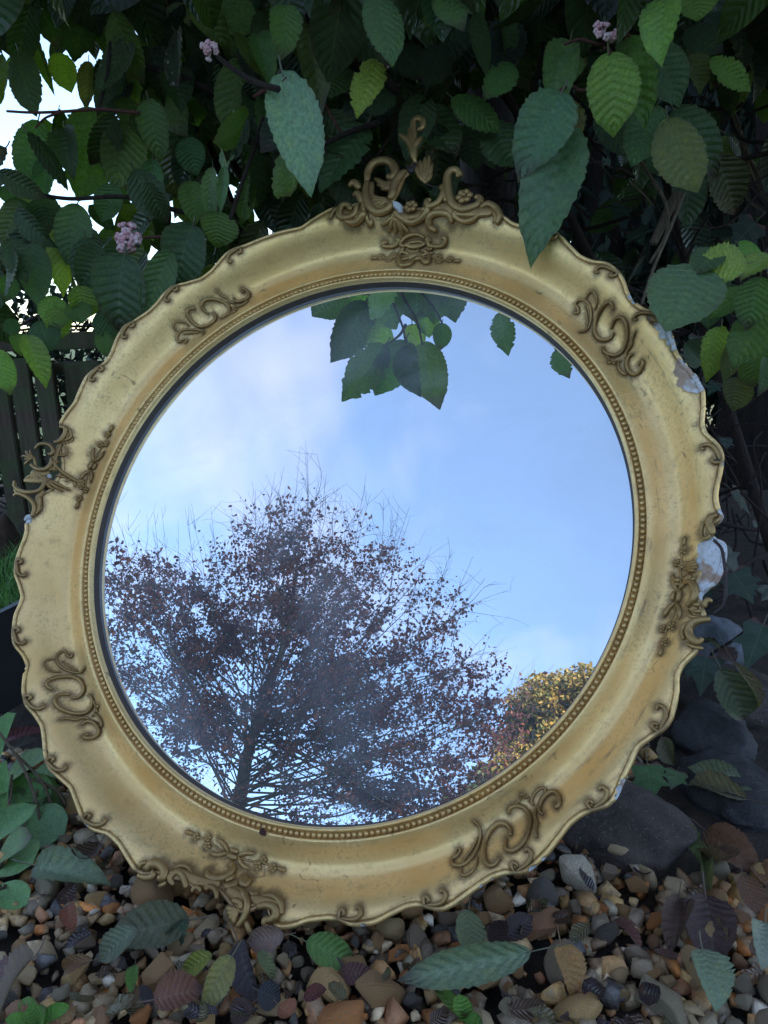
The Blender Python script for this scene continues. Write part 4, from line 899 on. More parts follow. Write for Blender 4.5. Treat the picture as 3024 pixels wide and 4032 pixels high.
pstem('1', [(200, 1150), (420, 1180), (750, 1170), (1050, 1250), (1400, 1330)], 1.08, .0025, .004)
pstem('1', [(1370, 1300), (1440, 1080), (1510, 880), (1560, 700)], 1.0, .003, .0022)
pstem('1', [(580, 650), (610, 560), (640, 420), (660, 200)], 1.02, .002, .003)
pstem('2', [(100, -80), (300, 80), (480, 230), (680, 400), (900, 560)], .98, .006, .007)
pstem('2', [(290, 970), (450, 890), (600, 820), (780, 760)], .99, .003, .004)
pstem('2', [(480, -30), (450, 90), (480, 230)], .95, .004, .005)
pstem('2', [(0, 600), (70, 560), (150, 540), (230, 450)], .82, .002, .0016, 'redtwig')
pstem('2', [(420, 600), (470, 700), (540, 820)], .95, .002, .0015, 'redtwig')
pstem('2', [(560, 860), (680, 980), (740, 1000), (830, 870), (900, 760)], 1.02, .003, .002)
pstem('3', [(420, 270), (520, 240), (640, 270), (720, 230), (820, 215)], .81, .0016, .0018, 'redtwig')
pstem('3', [(380, 560), (450, 520), (530, 550), (640, 500)], .83, .0018, .002, 'redtwig')
pstem('3', [(700, 330), (690, 300), (660, 290)], .80, .0016, .002, 'redtwig')
pstem('3', [(670, 270), (800, 330), (900, 500), (1100, 640), (1350, 900)], .93, .003, .006)
pstem('3', [(1700, 1470), (1620, 1560), (1540, 1620), (1480, 1700)], .86, .003, .002)
pstem('3', [(870, 950), (960, 1100), (1040, 1250), (1040, 1420), (940, 1600)], 1.0, .0026, .0018, 'drytwig')
pstem('3', [(1150, 1170), (1060, 1400), (960, 1640), (890, 1850)], .98, .0024, .002, 'drytwig')
pstem('3', [(820, 1110), (900, 1180), (970, 1260)], 1.05, .0014, .001, 'drytwig')
pstem('3', [(1200, 700), (1300, 760), (1400, 810)], 1.05, .0012, .001, 'drytwig')
pstem('3', [(1110, 1180), (1060, 1270), (1000, 1400), (960, 1480)], 1.1, .008, .006, 'drytwig')
for i in range(9):     # main stems from the ground behind the mirror
    x0 = -.35 + i * .14 + rng.gauss(0, .03); y0 = 1.25 + rng.uniform(0, .3)
    top = at((rng.uniform(200, 2900), rng.uniform(-400, 300)), rng.uniform(1.0, 1.5)); m = np.array([(x0 + top[0]) / 2 + rng.gauss(0, .05), (y0 + top[1]) / 2 + .1, top[2] * .55])
    stem('branch', bush, BW, [(x0, y0, -.03), m, top], .013, .005, 'twig')
# pink flower heads
g = NT('pink_petals'); n = g.noise(g.coord(), 120, 3)
M['petal'] = g.done(g.pbr(color=g.mix(g.ramp(n, [(.35, 0.0), (.65, 1.0)]), (0.62, 0.25, 0.30), (0.80, 0.62, 0.64)), rough=.6))
def flower(c, R_, n, name='flower_head'):
    a = Acc()
    for i in range(n):
        v = np.array([rng.gauss(0, 1), rng.gauss(0, 1), rng.gauss(0, 1)]); v /= np.linalg.norm(v); v[1] = -abs(v[1]); q = c + v * R_ * rng.uniform(.55, 1.0)
        a.add(np.array(tube([c, (c + q) / 2, q], [R_ * .08, R_ * .10, R_ * .15], 6)[0]) - BW, tube([c, (c + q) / 2, q], 1, 6)[1])
        B = frame_of(np.cross(v, (0.3, .5, .8)), v)
        for k in range(5):
            w = k * 2 * math.pi / 5 + i; d = B @ np.array([math.cos(w), math.sin(w), .35]); a.add(ICO1[0] * R_ * .17 + q + d * R_ * .17 - BW, ICO1[1].tolist())
    return obj(name, a.mesh(name, M['petal']), bush)
flower(at(px('1', 755, 1425), m_depth(px('1', 755, 1425)) + .035), .021, 15); flower(at(px('1', 1258, 285), .80), .011, 9, 'flower_bud'); flower(at(px('3', 662, 205), .80), .013, 11, 'flower_bud'); flower(at(px('2', 850, 410), 1.0), .007, 5, 'flower_bud')

# ------------------------------------------------------------------ hedge behind (keeps the low sun off the mirror)
hedge = thing('conifer_hedge', (4.0, 3.4, 0), 'tall dark conifer hedge behind the viburnum bush', 'hedge'); HW = np.array([4.0, 3.4, 0.0])
for x, y, r, h in [(1.25, 2.6, .12, 5), (.33, 2.2, .085, 4.5), (-.12, 2.7, .08, 4), (2.0, 2.7, .12, 5), (.85, 3.0, .10, 5), (2.9, 3.0, .12, 5), (4.2, 3.2, .13, 6), (5.8, 3.3, .13, 6)]:
    P = [(x, y, -.04), (x + rng.gauss(0, .05), y, h * .4), (x + rng.gauss(0, .1), y, h)]; stem('trunk', hedge, HW, P, r, r * .5, 'bark', 14)
Vs, Fs, Cs = [], [], []; nn = 0
def quad_leaf(c, L, W_, d, nrm, col):
    global nn
    B = frame_of(d, nrm); V = np.array([[0, -.5 * L, 0], [.5 * W_, 0, .12 * L], [0, .5 * L, 0], [-.5 * W_, 0, .12 * L]]) @ B.T + c
    Vs.append(V); Fs.append(np.array([[0, 1, 2], [0, 2, 3]]) + nn); nn += 4; Cs.append(np.tile(col, (4, 1)))
def rdir(r=rng):
    v = np.array([r.gauss(0, 1), r.gauss(0, 1), r.gauss(0, 1)]); return v / np.linalg.norm(v)
HX0, HX1 = -0.40, 8.0
for k in range(18000):                     # near face in view: small sprays
    x = rng.uniform(HX0, 3.2); z = rng.uniform(0, 3.0); y = 2.9 + rng.uniform(0, .7) + .25 * math.sin(x * 3 + z * 2)
    quad_leaf(np.array([x, y, z]) - HW, rng.uniform(.06, .13), rng.uniform(.02, .05), np.array([rng.gauss(0, .4), rng.gauss(0, .3), -1 + rng.gauss(0, .5)]), rdir(), np.array([.016, .034, .017]) * rng.uniform(.5, 1.6))
for k in range(10000):                     # the body of the hedge, big sprays
    x = rng.uniform(HX0 - .2, HX1); z = 12.4 * rng.random() ** .85; y = 3.4 + rng.uniform(0, 1.3)
    s = .5 if x > 0 else .25
    quad_leaf(np.array([x, y, z]) - HW, s * rng.uniform(.7, 1.3), s * rng.uniform(.4, .8), rdir() + np.array([0, 0, -1.0]), rdir(), np.array([.014, .030, .016]) * rng.uniform(.5, 1.5))
obj('foliage', mesh_np('foliage', np.concatenate(Vs), np.concatenate(Fs), False, [M['tint']], colors=np.concatenate(Cs)), hedge, kind='stuff')
# dead twigs and hanging vines in the dark under the hedge
for L, r in [([(1300, 440), (1420, 650), (1500, 850), (1560, 1000), (1680, 1180)], .006), ([(1310, 450), (1450, 680), (1520, 950), (1600, 1150), (1700, 1250)], .004), ([(1290, 400), (1400, 620), (1500, 900), (1520, 1180), (1640, 1290)], .003), ([(1420, 60), (1440, 300), (1400, 420), (1480, 620)], .005), ([(1500, 0), (1490, 250), (1470, 450)], .004), ([(1620, 80), (1560, 300), (1600, 500)], .004), ([(1180, 600), (1240, 720), (1250, 860)], .002)]:
    stem('vine', hedge, HW, [at(px('3', x, y), 1.45 + rng.uniform(-.05, .05)) for x, y in L], r, r * .8, 'drytwig')
acc = Acc()
for k in range(420):
    p = (rng.uniform(1900, 3100), rng.uniform(100, 2900)); b = at(p, rng.uniform(1.15, 2.2)); d = rdir() * rng.uniform(.08, .28); d[2] -= .05
    if b[2] < 0 or ((b - MC) @ MZ > -.08 and np.linalg.norm(b - MC) < .5): continue
    V, Fc = tube(catmull([b, b + d * .5 + rdir() * .03, b + d], 3) - HW, [rng.uniform(.0012, .004)] * 7, 5); acc.add(V, Fc)
obj('dead_twigs', acc.mesh('dead_twigs', M['twig']), hedge, kind='stuff')
# ------------------------------------------------------------------ ivy
IVY = np.array([(0, 0), (.30, -.10), (.52, .10), (.40, .32), (.62, .55), (.34, .55), (.20, .72), (0, 1.05), (-.20, .72), (-.34, .55), (-.62, .55), (-.40, .32), (-.52, .10), (-.30, -.10)])
def ivy_mesh():
    V = [(0, .35, .03)]; UV = [(.5, .35)]
    for x, y in IVY: V.append((x, y, .06 * abs(x) - .08 * y * y)); UV.append((.5 + x * .8, y))
    n = len(IVY); Fc = [[0, 1 + i, 1 + (i + 1) % n] for i in range(n)]
    T, Ft = tube([(0, -.4, -.1), (0, -.2, -.03), (0, .02, 0)], .016, 5); o = len(V); V += T.tolist(); UV += [(.5, -.1)] * len(T); Fc += [[a + o for a in q] for q in Ft]
    return mesh_np('leaf', V, Fc, False, [M['ivy']], uv=UV)
IVM = [ivy_mesh()]
ivo = np.array([.75, 1.05, 0.0]); ivy = thing('ivy_plant', ivo, 'dark green ivy trailing over stones right of the mirror', 'ivy')
for z, x, y, tx, ty, w, dep in [('6', 1300, 560, 1480, 830, 330, .98), ('6', 1560, 1020, 1400, 1420, 360, .97), ('6', 1060, 1300, 1010, 1640, 300, .97), ('6', 1150, 1290, 1200, 1400, 180, 1.0), ('6', 1420, 640, 1330, 780, 250, 1.02), ('6', 930, 1330, 900, 1480, 200, 1.0), ('B3', 890, 20, 920, 280, 240, .86), ('B3', 1080, 60, 1040, 170, 170, .87), ('3', 1400, 1400, 1390, 1460, 180, 1.2), ('3', 780, 1250, 720, 1330, 150, 1.3), ('3', 850, 1400, 900, 1480, 180, 1.3), ('3', 560, 1600, 600, 1700, 150, 1.2), ('5', 1150, 900, 1080, 1000, 160, 1.2)]:
    b = at(px(z, x, y), dep); t = at(px(z, tx, ty), dep - .02); L = np.linalg.norm(t - b)
    o = put_leaf(b, t, 1, (.016, .052, .028) if z != 'B3' else (.05, .14, .03), parent=ivy, origin=ivo, meshes=IVM, spin=rng.uniform(-.4, .4)); o.matrix_local = mat4(frame_of(t - b, CAM - b + np.array([0, 0, .5])), b - ivo, (w * ZOOM[z][2] / FOC * dep / 1.2, L / 1.05, L))
for k in range(46):
    p = (rng.uniform(2250, 3060), rng.uniform(850, 2750)); dep = rng.uniform(1.15, 1.6); b = at(p, dep)
    if b[2] < .02 or ((b - MC) @ MZ > -.08 and np.linalg.norm(b - MC) < .5): continue
    L = rng.uniform(.03, .055); t = b + rand_hang(.6) * L; o = put_leaf(b, t, L * .5, (.014, .035, .022), parent=ivy, origin=ivo, meshes=IVM); 
    o.matrix_local = mat4(frame_of(t - b, np.array([rng.gauss(0, .5), -1, .6])), b - ivo, (L, L, L))
stem('stem', ivy, ivo, [at(px('6', 1600, 400), 1.05), at(px('6', 1350, 560), 1.0), at(px('6', 1450, 1000), 1.0), at(px('6', 1100, 1280), 1.0)], .003, .002, 'twig')

# ------------------------------------------------------------------ rocks
def rock(name, c, size, seed, mat, label, rotz=0.0, flatk=5.0, amp=.10):
    r = np.random.default_rng(seed); V = ICO4[0].copy()
    N = r.normal(size=(9, 3)); N /= np.linalg.norm(N, axis=1)[:, None]; o = r.uniform(.72, 1.0, 9); d = V @ N.T; rad = np.where(d > .05, o / np.maximum(d, .05), 9.); rr = np.clip(-np.log(np.exp(-flatk * rad).sum(1)) / flatk, .4, 1.2)
    off = Vector((seed * 1.3, 4, seed)); rr = rr * np.array([1 + amp * mnoise.fractal(Vector(v) * 1.7 + off, .9, 2, 6) for v in V])
    V = V * rr[:, None]; V = V / np.abs(V).max(0) * np.array(size) / 2; V = V @ np.array(Matrix.Rotation(rotz, 3, 'Z')).T; V[:, 2] -= V[:, 2].min()
    o = obj(name, mesh_np(name, V, ICO4[1], True, [mat]), loc=c); return tag(o, label, 'rock')
def rock_px(x0, x1, y0, y1, dep, thick, seed, mat, label, rotz=0.0, **kw):
    """rock whose silhouette fills a patch of the photograph, standing at that depth"""
    c = at(((x0 + x1) / 2, (y0 + y1) / 2), dep); w = (x1 - x0) / FOC * dep
    zt = at(((x0 + x1) / 2, y0), dep)[2]; zb = min(at(((x0 + x1) / 2, y1), dep)[2], -.02) if zt < .2 else at(((x0 + x1) / 2, y1), dep)[2]; zb = max(zb, -.05)
    return rock('rock', (c[0], c[1], zb), (w, thick, zt - zb), seed, mat, label, rotz, **kw)
RM1 = rock_material('brown_sandstone', (0.055, 0.044, 0.039), (0.115, 0.090, 0.078), .9, .6); RM2 = rock_material('slate_rock', (0.036, 0.035, 0.036), (0.078, 0.076, 0.078), .75, .2); RM3 = rock_material('pale_rock', (0.14, 0.15, 0.17), (0.24, 0.25, 0.28), .85, .2); RM4 = rock_material('russet_rock', (0.055, 0.035, 0.028), (0.12, 0.075, 0.055), .85, .2)
rock_px(1930, 2735, 3040, 3520, .825, .17, 21, RM1, 'large rough brown rock under the lower right edge of the mirror', flatk=3.0, amp=.07)
rock_px(2620, 2950, 2740, 3010, .98, .12, 5, RM2, 'smooth dark grey round rock beside the big fallen leaf')
rock_px(2640, 3160, 2985, 3480, .88, .20, 8, RM2, 'dark bluish slate rock at the right picture edge')
rock_px(2690, 2935, 2405, 2610, 1.20, .10, 6, RM3, 'pale grey stone behind the broken side ornament')
rock_px(-120, 130, 2010, 2290, 1.58, .16, 12, RM4, 'reddish brown stone at the foot of the picket fence', flatk=8)
rock_px(2560, 3060, 2560, 3100, 1.16, .25, 15, RM1, 'dark brown rock in shadow behind the fallen leaves')

# ------------------------------------------------------------------ fence, shrub and grass at the left
fo = at((60, 2010), 1.95); fence = thing('picket_fence', (fo[0], fo[1], 0), 'low weathered picket fence with mossy pales left of the mirror', 'fence'); FW = np.array([fo[0], fo[1], 0.0])
def box_mesh(name, sx, sy, sz, mat, bev=.003):
    bm = bmesh.new(); bmesh.ops.create_cube(bm, size=1.0); bmesh.ops.scale(bm, vec=(sx, sy, sz), verts=bm.verts); bmesh.ops.bevel(bm, geom=bm.edges[:], offset=bev, segments=2, affect='EDGES'); me = bpy.data.meshes.new(name); bm.to_mesh(me); bm.free(); me.materials.append(mat); return me
def fpt(p, dep): return at(p, dep)
FD = 1.95; fz1 = at((200, 1420), FD)[2]; fz0 = at((60, 2040), FD)[2]
PK = box_mesh('picket', .048, .022, 1.0, M['fence'])
for i, xx in enumerate((-170, 5, 115, 210, 300, 390, 480, 570)):
    c = at((xx, 1700), FD); top = fz1 + rng.uniform(-.012, .012); o = obj('picket', PK, fence); h = top - (fz0 - .12); o.location = (c[0] - FW[0], c[1] - FW[1] + (.026 if i % 3 == 1 else 0), (top + fz0 - .12) / 2); o.scale = (1, 1, h); o.rotation_euler = (0, rng.gauss(0, .012), rng.gauss(0, .05))
for z, dy, hh in ((at((200, 1345), FD)[2], -.01, .042), (fz1 - .02, .04, .03), (at((100, 1850), FD)[2], .035, .03)):
    o = obj('rail', box_mesh('rail', 1.3, .03, hh, M['fence']), fence); c = at((260, 1500), FD); o.location = (c[0] - FW[0], c[1] - FW[1] + dy, z)
for i, xx in enumerate((115, 300)):
    c = at((xx, 1372), FD - .015); a = Acc(); a.add(ICO2[0] * np.array([.006, .003, .006]), ICO2[1].tolist()); o = obj('screw', a.mesh('screw', M['gesso']), fence); o.location = (c[0] - FW[0], c[1] - FW[1] - .003, c[2])
so = np.array([-1.15, 2.3, 0.0]); shrub = thing('twiggy_shrub', so, 'dark twiggy shrub seen through the picket fence', 'shrub')
acc = Acc()
for k in range(900):
    b = np.array([rng.uniform(-1.9, -.45), rng.uniform(2.1, 2.7), rng.uniform(-.02, .60)]); d = rdir() * rng.uniform(.06, .2); V, Fc = tube(np.array([b, b + d * .5 + rdir() * .015, b + d]) - so, rng.uniform(.0012, .004), 4, caps=False); acc.add(V, Fc)
obj('twigs', acc.mesh('twigs', M['twig']), shrub, kind='stuff')
Vs, Fs, Cs = [], [], []; nn = 0
for k in range(3600):
    c = np.array([rng.uniform(-2.0, -.4), rng.uniform(2.25, 3.0), rng.uniform(0, .80)]); quad_leaf(c - so, rng.uniform(.03, .06), rng.uniform(.02, .035), rdir(), rdir(), np.array([.020, .036, .018]) * rng.uniform(.5, 1.8))
obj('leaves', mesh_np('leaves', np.concatenate(Vs), np.concatenate(Fs), False, [M['tint']], colors=np.concatenate(Cs)), shrub, kind='stuff')
Vs, Fs, Cs = [], [], []; nn = 0
g0 = at((20, 2240), 1.35)
for k in range(1500):
    x = rng.uniform(-.95, -.52); y = rng.uniform(1.05, 1.6); b = np.array([x, y, g0[2] - .06 - .25 * max(0, 1.18 - y)]); h = rng.uniform(.03, .085); d = np.array([rng.gauss(0, .35), rng.gauss(0, .35), 1.0]) * h; w = rng.uniform(.0012, .0022)
    V = np.array([b + [-w, 0, 0], b + [w, 0, 0], b + d * .6 + [w * .8, 0, 0], b + d * .6 + [-w * .8, 0, 0], b + d + np.array([d[0], d[1], -.1 * h]) * .5]); Vs.append(V); Fs += [[nn, nn + 1, nn + 2, nn + 3], [nn + 3, nn + 2, nn + 4]]; nn += 5; Cs.append(np.tile(np.array([.11, .26, .05]) * rng.uniform(.6, 1.3), (5, 1)))
tag(obj('grass', mesh_np('grass', np.concatenate(Vs), [list(q) for q in Fs], False, [M['tint']], colors=np.concatenate(Cs))), 'tuft of bright green grass left of the mirror', 'grass', kind='stuff')
tz = g0[2] - .06
me = mesh_np('grass_bank', [(-1.6, 1.16, tz), (-.50, 1.16, tz), (-.50, 1.9, tz), (-1.6, 1.9, tz), (-1.6, 1.02, -.03), (-.48, 1.02, -.03), (-.42, 1.9, -.03)], [[0, 1, 2, 3], [4, 5, 1, 0], [5, 6, 2, 1]], False, [M['soil']]); obj('grass_bank', me, kind='structure')
e0, e1 = at((-60, 2455), 1.06), at((110, 2345), 1.10); c = (e0 + e1) / 2; L = np.linalg.norm((e1 - e0)[:2]) * 1.6
ed = obj('garden_edging', box_mesh('garden_edging', L, .02, .14, M['plastic'], .004), loc=(c[0], c[1], c[2] - .07)); ed.rotation_euler = (0, -math.atan2(e1[2] - e0[2], L), math.atan2(e1[1] - e0[1], e1[0] - e0[0])); tag(ed, 'black plastic edging board beside the grass', 'edging')

# ------------------------------------------------------------------ soft leaved plant, lower left
SGM = [mesh_np('leaf', *leaf_mesh('leaf', W, fo_, dr, .2, tw, nt=14, ns=3, serr=.01, pet=.35, pleat=.004, veins=6, acum=0, pw=(.75, .45), seed=70 + i)[:2], True, [M['sage']], uv=leaf_mesh('leaf', W, fo_, dr, .2, tw, nt=14, ns=3, serr=.01, pet=.35, pleat=.004, veins=6, acum=0, pw=(.75, .45), seed=70 + i)[2]) for i, (W, fo_, dr, tw) in enumerate([(.62, .1, .3, 0), (.7, .2, .15, .2), (.55, .25, .4, -.2)])]
sg = on_z((60, 3350), 0.0); SGW = np.array([sg[0], sg[1], 0.0]); sage = thing('soft_leaved_plant', SGW, 'low plant with wet rounded grey-green leaves left of the mirror', 'plant')
for z, x, y, tx, ty, w, dep in [('Q0', -40, 1150, 70, 770, 140, .86), ('Q0', 20, 1280, 300, 1060, 170, .87), ('Q0', 30, 1300, 340, 1330, 170, .85), ('Q0', 120, 1300, 360, 1230, 110, .89), ('Q0', 190, 1450, 440, 1420, 210, .88), ('Q0', 150, 1560, 440, 1620, 230, .88), ('Q0', -60, 1700, 140, 1420, 150, .84), ('Q0', -20, 1560, 20, 1130, 130, .85), ('Q0', 60, 1480, 90, 1310, 110, .90), ('Q0', -80, 1380, 30, 1250, 130, .84), ('B1', 60, 60, 390, 130, 170, .86), ('B1', -20, 330, 130, 130, 150, .82), ('B1', -60, 520, 150, 540, 150, .80), ('B1', 20, 340, 180, 270, 230, .87), ('B1', -60, 90, 120, 20, 160, .83), ('Q0', 240, 1200, 420, 1140, 100, .92), ('B1', 140, 60, 380, -10, 120, .9)]:
    ZOOM['Q0'] = (0, 2400, .5425)
    dep = min(dep, ground_depth(px(z, x, y)) - .03, ground_depth(px(z, tx, ty)) - .03); b = at(px(z, x, y), dep + .02); t = at(px(z, tx, ty), dep - .01); put_leaf(b, t, 1.2 * w * ZOOM[z][2] / FOC * dep, (.15, .31, .11), face=CAM - b + np.array([0, 0, .9]), parent=sage, origin=SGW, meshes=SGM, spin=rng.uniform(-.3, .3))
for k in range(7):
    b = SGW + np.array([rng.uniform(-.06, .05), rng.uniform(-.03, .08), -.03]); t = at((rng.uniform(-40, 180), rng.uniform(2850, 3150)), .84); stem('stem', sage, SGW, [b, (b + t) / 2 + np.array([.01, 0, .02]), t], .002, .0015, 'drytwig')

# ------------------------------------------------------------------ fallen leaves
FLV = []
for s, (W, fo_, dr, cu, tw, rg) in enumerate([(.52, .45, .8, .5, .5, .1), (.55, .3, .4, .4, -.2, .05), (.5, .8, .9, .2, .8, .25), (.56, .15, .4, .8, .2, .15), (.54, .35, -1.0, .5, .6, .2), (.5, 1.1, .6, .3, -.6, .15)]): FLV.append(leaf_mesh('fallen_leaf', W, fo_, dr, cu, tw, seed=30 + s, ragged=rg, pet=.32, veins=9, pleat=.016))
FLM = [mesh_np('fallen_leaf', V, Fc, True, [M['leaf_fallen']], uv=UV) for V, Fc, UV in FLV]
FALL = [ # zoom, base, tip, width, (z base, z tip), colour, variant, face, label
 ('B1', 240, 345, 640, 420, 230, (.035, .045), (.17, .23, .13), 0, (-.2, -.6, .8), 'curled pale green fallen leaf with red stem beside the soft-leaved plant'),
 ('B1', 1225, 705, 670, 810, 270, (.03, .04), (.10, .105, .05), 1, (0, -.7, .7), 'large ribbed olive fallen leaf below the foot ornament'),
 ('B1', 1215, 700, 1005, 925, 150, (.035, .012), (.06, .10, .05), 2, (.2, -.8, .5), 'small dark green fallen leaf folded against the ribbed olive leaf'),
 ('B1', 885, 765, 600, 970, 170, (.045, .03), (.17, .20, .13), 3, (0, -.6, .8), 'small grey-green fallen leaf with an upright red stem'),
 ('B1', 215, 955, -120, 1290, 170, (.04, .05), (.30, .19, .20), 5, (-.3, -.5, .8), 'pinkish fallen leaf with long stem at the lower left corner'),
 ('B1', 650, 200, 460, 440, 150, (.04, .03), (.10, .055, .03), 4, (-.2, -.7, .6), 'brown ribbed fallen leaf under the left edge of the frame'),
 ('B1', 600, 965, 285, 1010, 110, (.04, .035), (.28, .15, .08), 2, (0, -.5, .8), 'curled tan fallen leaf beside the small grey-green leaf'),
 ('B1', 1510, 945, 1280, 1310, 180, (.045, .03), (.30, .27, .09), 0, (.2, -.6, .8), 'yellow-green fallen leaf with pale midrib and brown edge'),
 ('B1', 1010, 1220, 1340, 1130, 230, (.03, .035), (.22, .08, .045), 3, (0, -.5, .9), 'flat reddish brown fallen leaf among the gravel'),
 ('B1', 1560, 860, 1640, 1230, 200, (.03, .025), (.05, .03, .04), 1, (-.3, -.7, .6), 'dark purple ribbed fallen leaf below the mirror'),
 ('B1', 880, 1000, 840, 1165, 80, (.04, .035), (.10, .22, .03), 3, (0, -.6, .8), 'tiny bright green leaf scrap between pebbles'),
 ('B1', 1380, 930, 1120, 1070, 130, (.035, .03), (.26, .28, .04), 0, (0, -.5, .8), 'lime yellow leaf scrap left of the yellow-green leaf'),
 ('B1', 450, 600, 460, 760, 110, (.035, .03), (.26, .07, .03), 3, (0, -.8, .6), 'small orange-red fallen leaf right of the mossy pebble'),
 ('B2', 350, 845, 695, 985, 200, (.035, .02), (.10, .21, .035), 1, (.1, -.7, .8), 'bright green fallen leaf with brown rim under the frame'),
 ('B3', 125, 1215, -770, 1420, 225, (.055, .035), (.20, .27, .155), 1, (.1, -.75, .7), 'largest pale green fallen leaf lying in front of the mirror'),
 ('B2', 1400, 640, 1370, 965, 210, (.06, .03), (.16, .19, .09), 4, (0, -.9, .4), 'upright olive fallen leaf with brown centre under the frame edge'),
 ('B2', 190, 800, -80, 850, 160, (.04, .035), (.26, .16, .13), 3, (0, -.7, .6), 'pinkish brown dead leaf under the foot ornament'),
 ('B2', 45, 905, 110, 1105, 100, (.04, .03), (.18, .20, .08), 2, (0, -.7, .7), 'small olive leaf with red stem at the bottom centre left'),
 ('B2', 330, 1215, 500, 1130, 100, (.03, .035), (.16, .035, .03), 0, (0, -.6, .7), 'dark red curled leaf beside the round slate pebble'),
 ('B2', 170, 1260, 300, 1370, 140, (.035, .03), (.36, .12, .05), 4, (0, -.6, .8), 'rust orange fallen leaf near the bottom edge'),
 ('B2', 560, 1060, 800, 1040, 130, (.02, .025), (.13, .05, .045), 1, (0, -.6, .8), 'maroon ribbed leaf half under the gravel'),
 ('B3', 340, 1165, 440, 1500, 200, (.045, .03), (.42, .22, .075), 0, (.1, -.6, .8), 'orange-tan fallen leaf right of the largest pale leaf'),
 ('B3', 1245, 1205, 1350, 1545, 240, (.04, .035), (.22, .29, .17), 3, (0, -.6, .8), 'pale green oval fallen leaf lying flat at lower right'),
 ('B3', 1640, 1030, 1640, 1270, 200, (.05, .05), (.30, .33, .24), 3, (-.2, -.7, .7), 'silvery green fallen leaf at the right picture edge'),
 ('B3', 1260, 860, 1340, 1280, 300, (.03, .02), (.07, .03, .028), 1, (-.1, -.6, .8), 'large wet dark maroon leaf right of the gravel'),
 ('B3', 1500, 720, 1580, 990, 170, (.06, .03), (.17, .075, .04), 4, (-.2, -.7, .5), 'brown curled leaf standing below the russet leaf'),
 ('B3', 1090, 880, 1080, 1180, 180, (.03, .025), (.10, .05, .035), 5, (0, -.6, .8), 'dark brown folded leaf beside the wet maroon leaf'),
 ('B3', 690, 1010, 860, 1170, 110, (.03, .03), (.15, .05, .035), 2, (0, -.6, .8), 'small red-brown leaf below the large brown rock'),
 ('B3', 980, 1190, 1000, 1300, 160, (.03, .025), (.12, .04, .03), 4, (0, -.6, .8), 'glossy red-brown leaf near the white flint'),
 ('B3', -30, 1120, 180, 960, 150, (.02, .03), (.06, .035, .04), 1, (0, -.6, .8), 'dark ribbed leaf under the frame left of the brown rock'),
 ('B1', 1000, 1240, 830, 1170, 130, (.02, .025), (.06, .04, .05), 1, (0, -.6, .8), 'dark plum ribbed leaf beside the flat reddish leaf'),
 ('B1', 1640, 1250, 1480, 1370, 160, (.03, .02), (.09, .04, .035), 1, (0, -.6, .8), 'dark russet leaf at the bottom edge left of centre'),
 ('B2', 30, 1160, 190, 1230, 170, (.03, .02), (.035, .035, .045), 1, (0, -.6, .8), 'blackish ribbed leaf at the bottom centre left'),
 ('B2', 1560, 880, 1640, 640, 130, (.03, .05), (.06, .03, .035), 4, (0, -.8, .4), 'dark maroon leaf leaning on the brown rock'),
]
for z, bx, by, tx, ty, w, (zb, zt), c, v, fc, lab in FALL:
    b = on_z(px(z, bx, by), zb); t = on_z(px(z, tx, ty), zt); dep = to_px(b)[2]; L = np.linalg.norm(t - b)
    o = obj('fallen_leaf', FLM[v], color=c); o.matrix_world = mat4(frame_of(t - b, fc), b, (w * ZOOM[z][2] / FOC * dep / .53, L, L)); tag(o, lab, 'leaf', 'fallen leaves round the mirror')
FALL2 = [ # leaves lying higher, on rocks or against them: depth instead of height
 ('6', 1190, 1410, 1490, 2010, 360, .93, (.12, .15, .085), 0, (-.3, -1, .4), 'big veined olive leaf beside the round grey rock'),
 ('6', 1310, 1350, 1700, 1900, 130, .90, (.24, .19, .12), 2, (-.2, -1, .5), 'narrow tan leaf edge at the right picture edge'),
 ('B3', 1060, 385, 1290, 700, 130, .86, (.15, .20, .06), 2, (-.2, -1, .5), 'drooping olive leaf hanging over the brown rock'),
 ('B3', 1240, 590, 1315, 855, 70, .85, (.19, .21, .10), 5, (-.2, -1, .5), 'thin yellow-green leaf tip touching the gravel'),
 ('B3', 1480, 110, 1150, 10, 130, .90, (.20, .23, .14), 3, (-.1, -.8, .8), 'pale leaf lying on the dark slate rock'),
 ('B3', 1560, 190, 1320, 215, 80, .89, (.21, .25, .16), 0, (0, -.8, .7), 'small pale green leaf below the pale leaf on slate'),
 ('B3', 1520, 235, 1070, 100, 150, .92, (.22, .18, .11), 5, (0, -.8, .6), 'long tan leaf bridging the rocks at right'),
 ('B3', 1275, 450, 1580, 700, 200, .92, (.20, .085, .04), 0, (-.2, -.9, .5), 'russet brown leaf against the slate rock'),
 ('B3', 1290, 560, 1420, 830, 190, .91, (.15, .065, .04), 4, (-.2, -.9, .5), 'dull brown leaf left of the russet leaf'),
 ('B3', 1600, 660, 1670, 780, 110, .90, (.26, .11, .045), 3, (-.2, -.9, .5), 'orange-brown leaf scrap by the slate rock'),
 ('6', 1180, 1240, 1330, 1370, 170, .97, (.085, .04, .035), 2, (-.2, -1, .3), 'shrivelled dark brown leaf below the pale grey stone'),
 ('6', 1030, 1130, 1230, 1230, 40, .95, (.12, .13, .04), 2, (0, -1, .4), 'narrow yellowish leaf across the pale grey stone'),
 ('6', 680, 2000, 800, 2260, 170, .90, (.16, .14, .085), 5, (-.2, -1, .4), 'greyish tan dead leaf behind the frame edge'),
 ('Q0', 60, 930, 290, 870, 90, .93, (.14, .03, .045), 0, (-.2, -1, .6), 'dark red shiny leaf above the soft-leaved plant'),
 ('Q0', 100, 1000, 230, 950, 90, .95, (.06, .045, .04), 2, (-.2, -1, .6), 'dull brown leaf above the soft-leaved plant'),
]
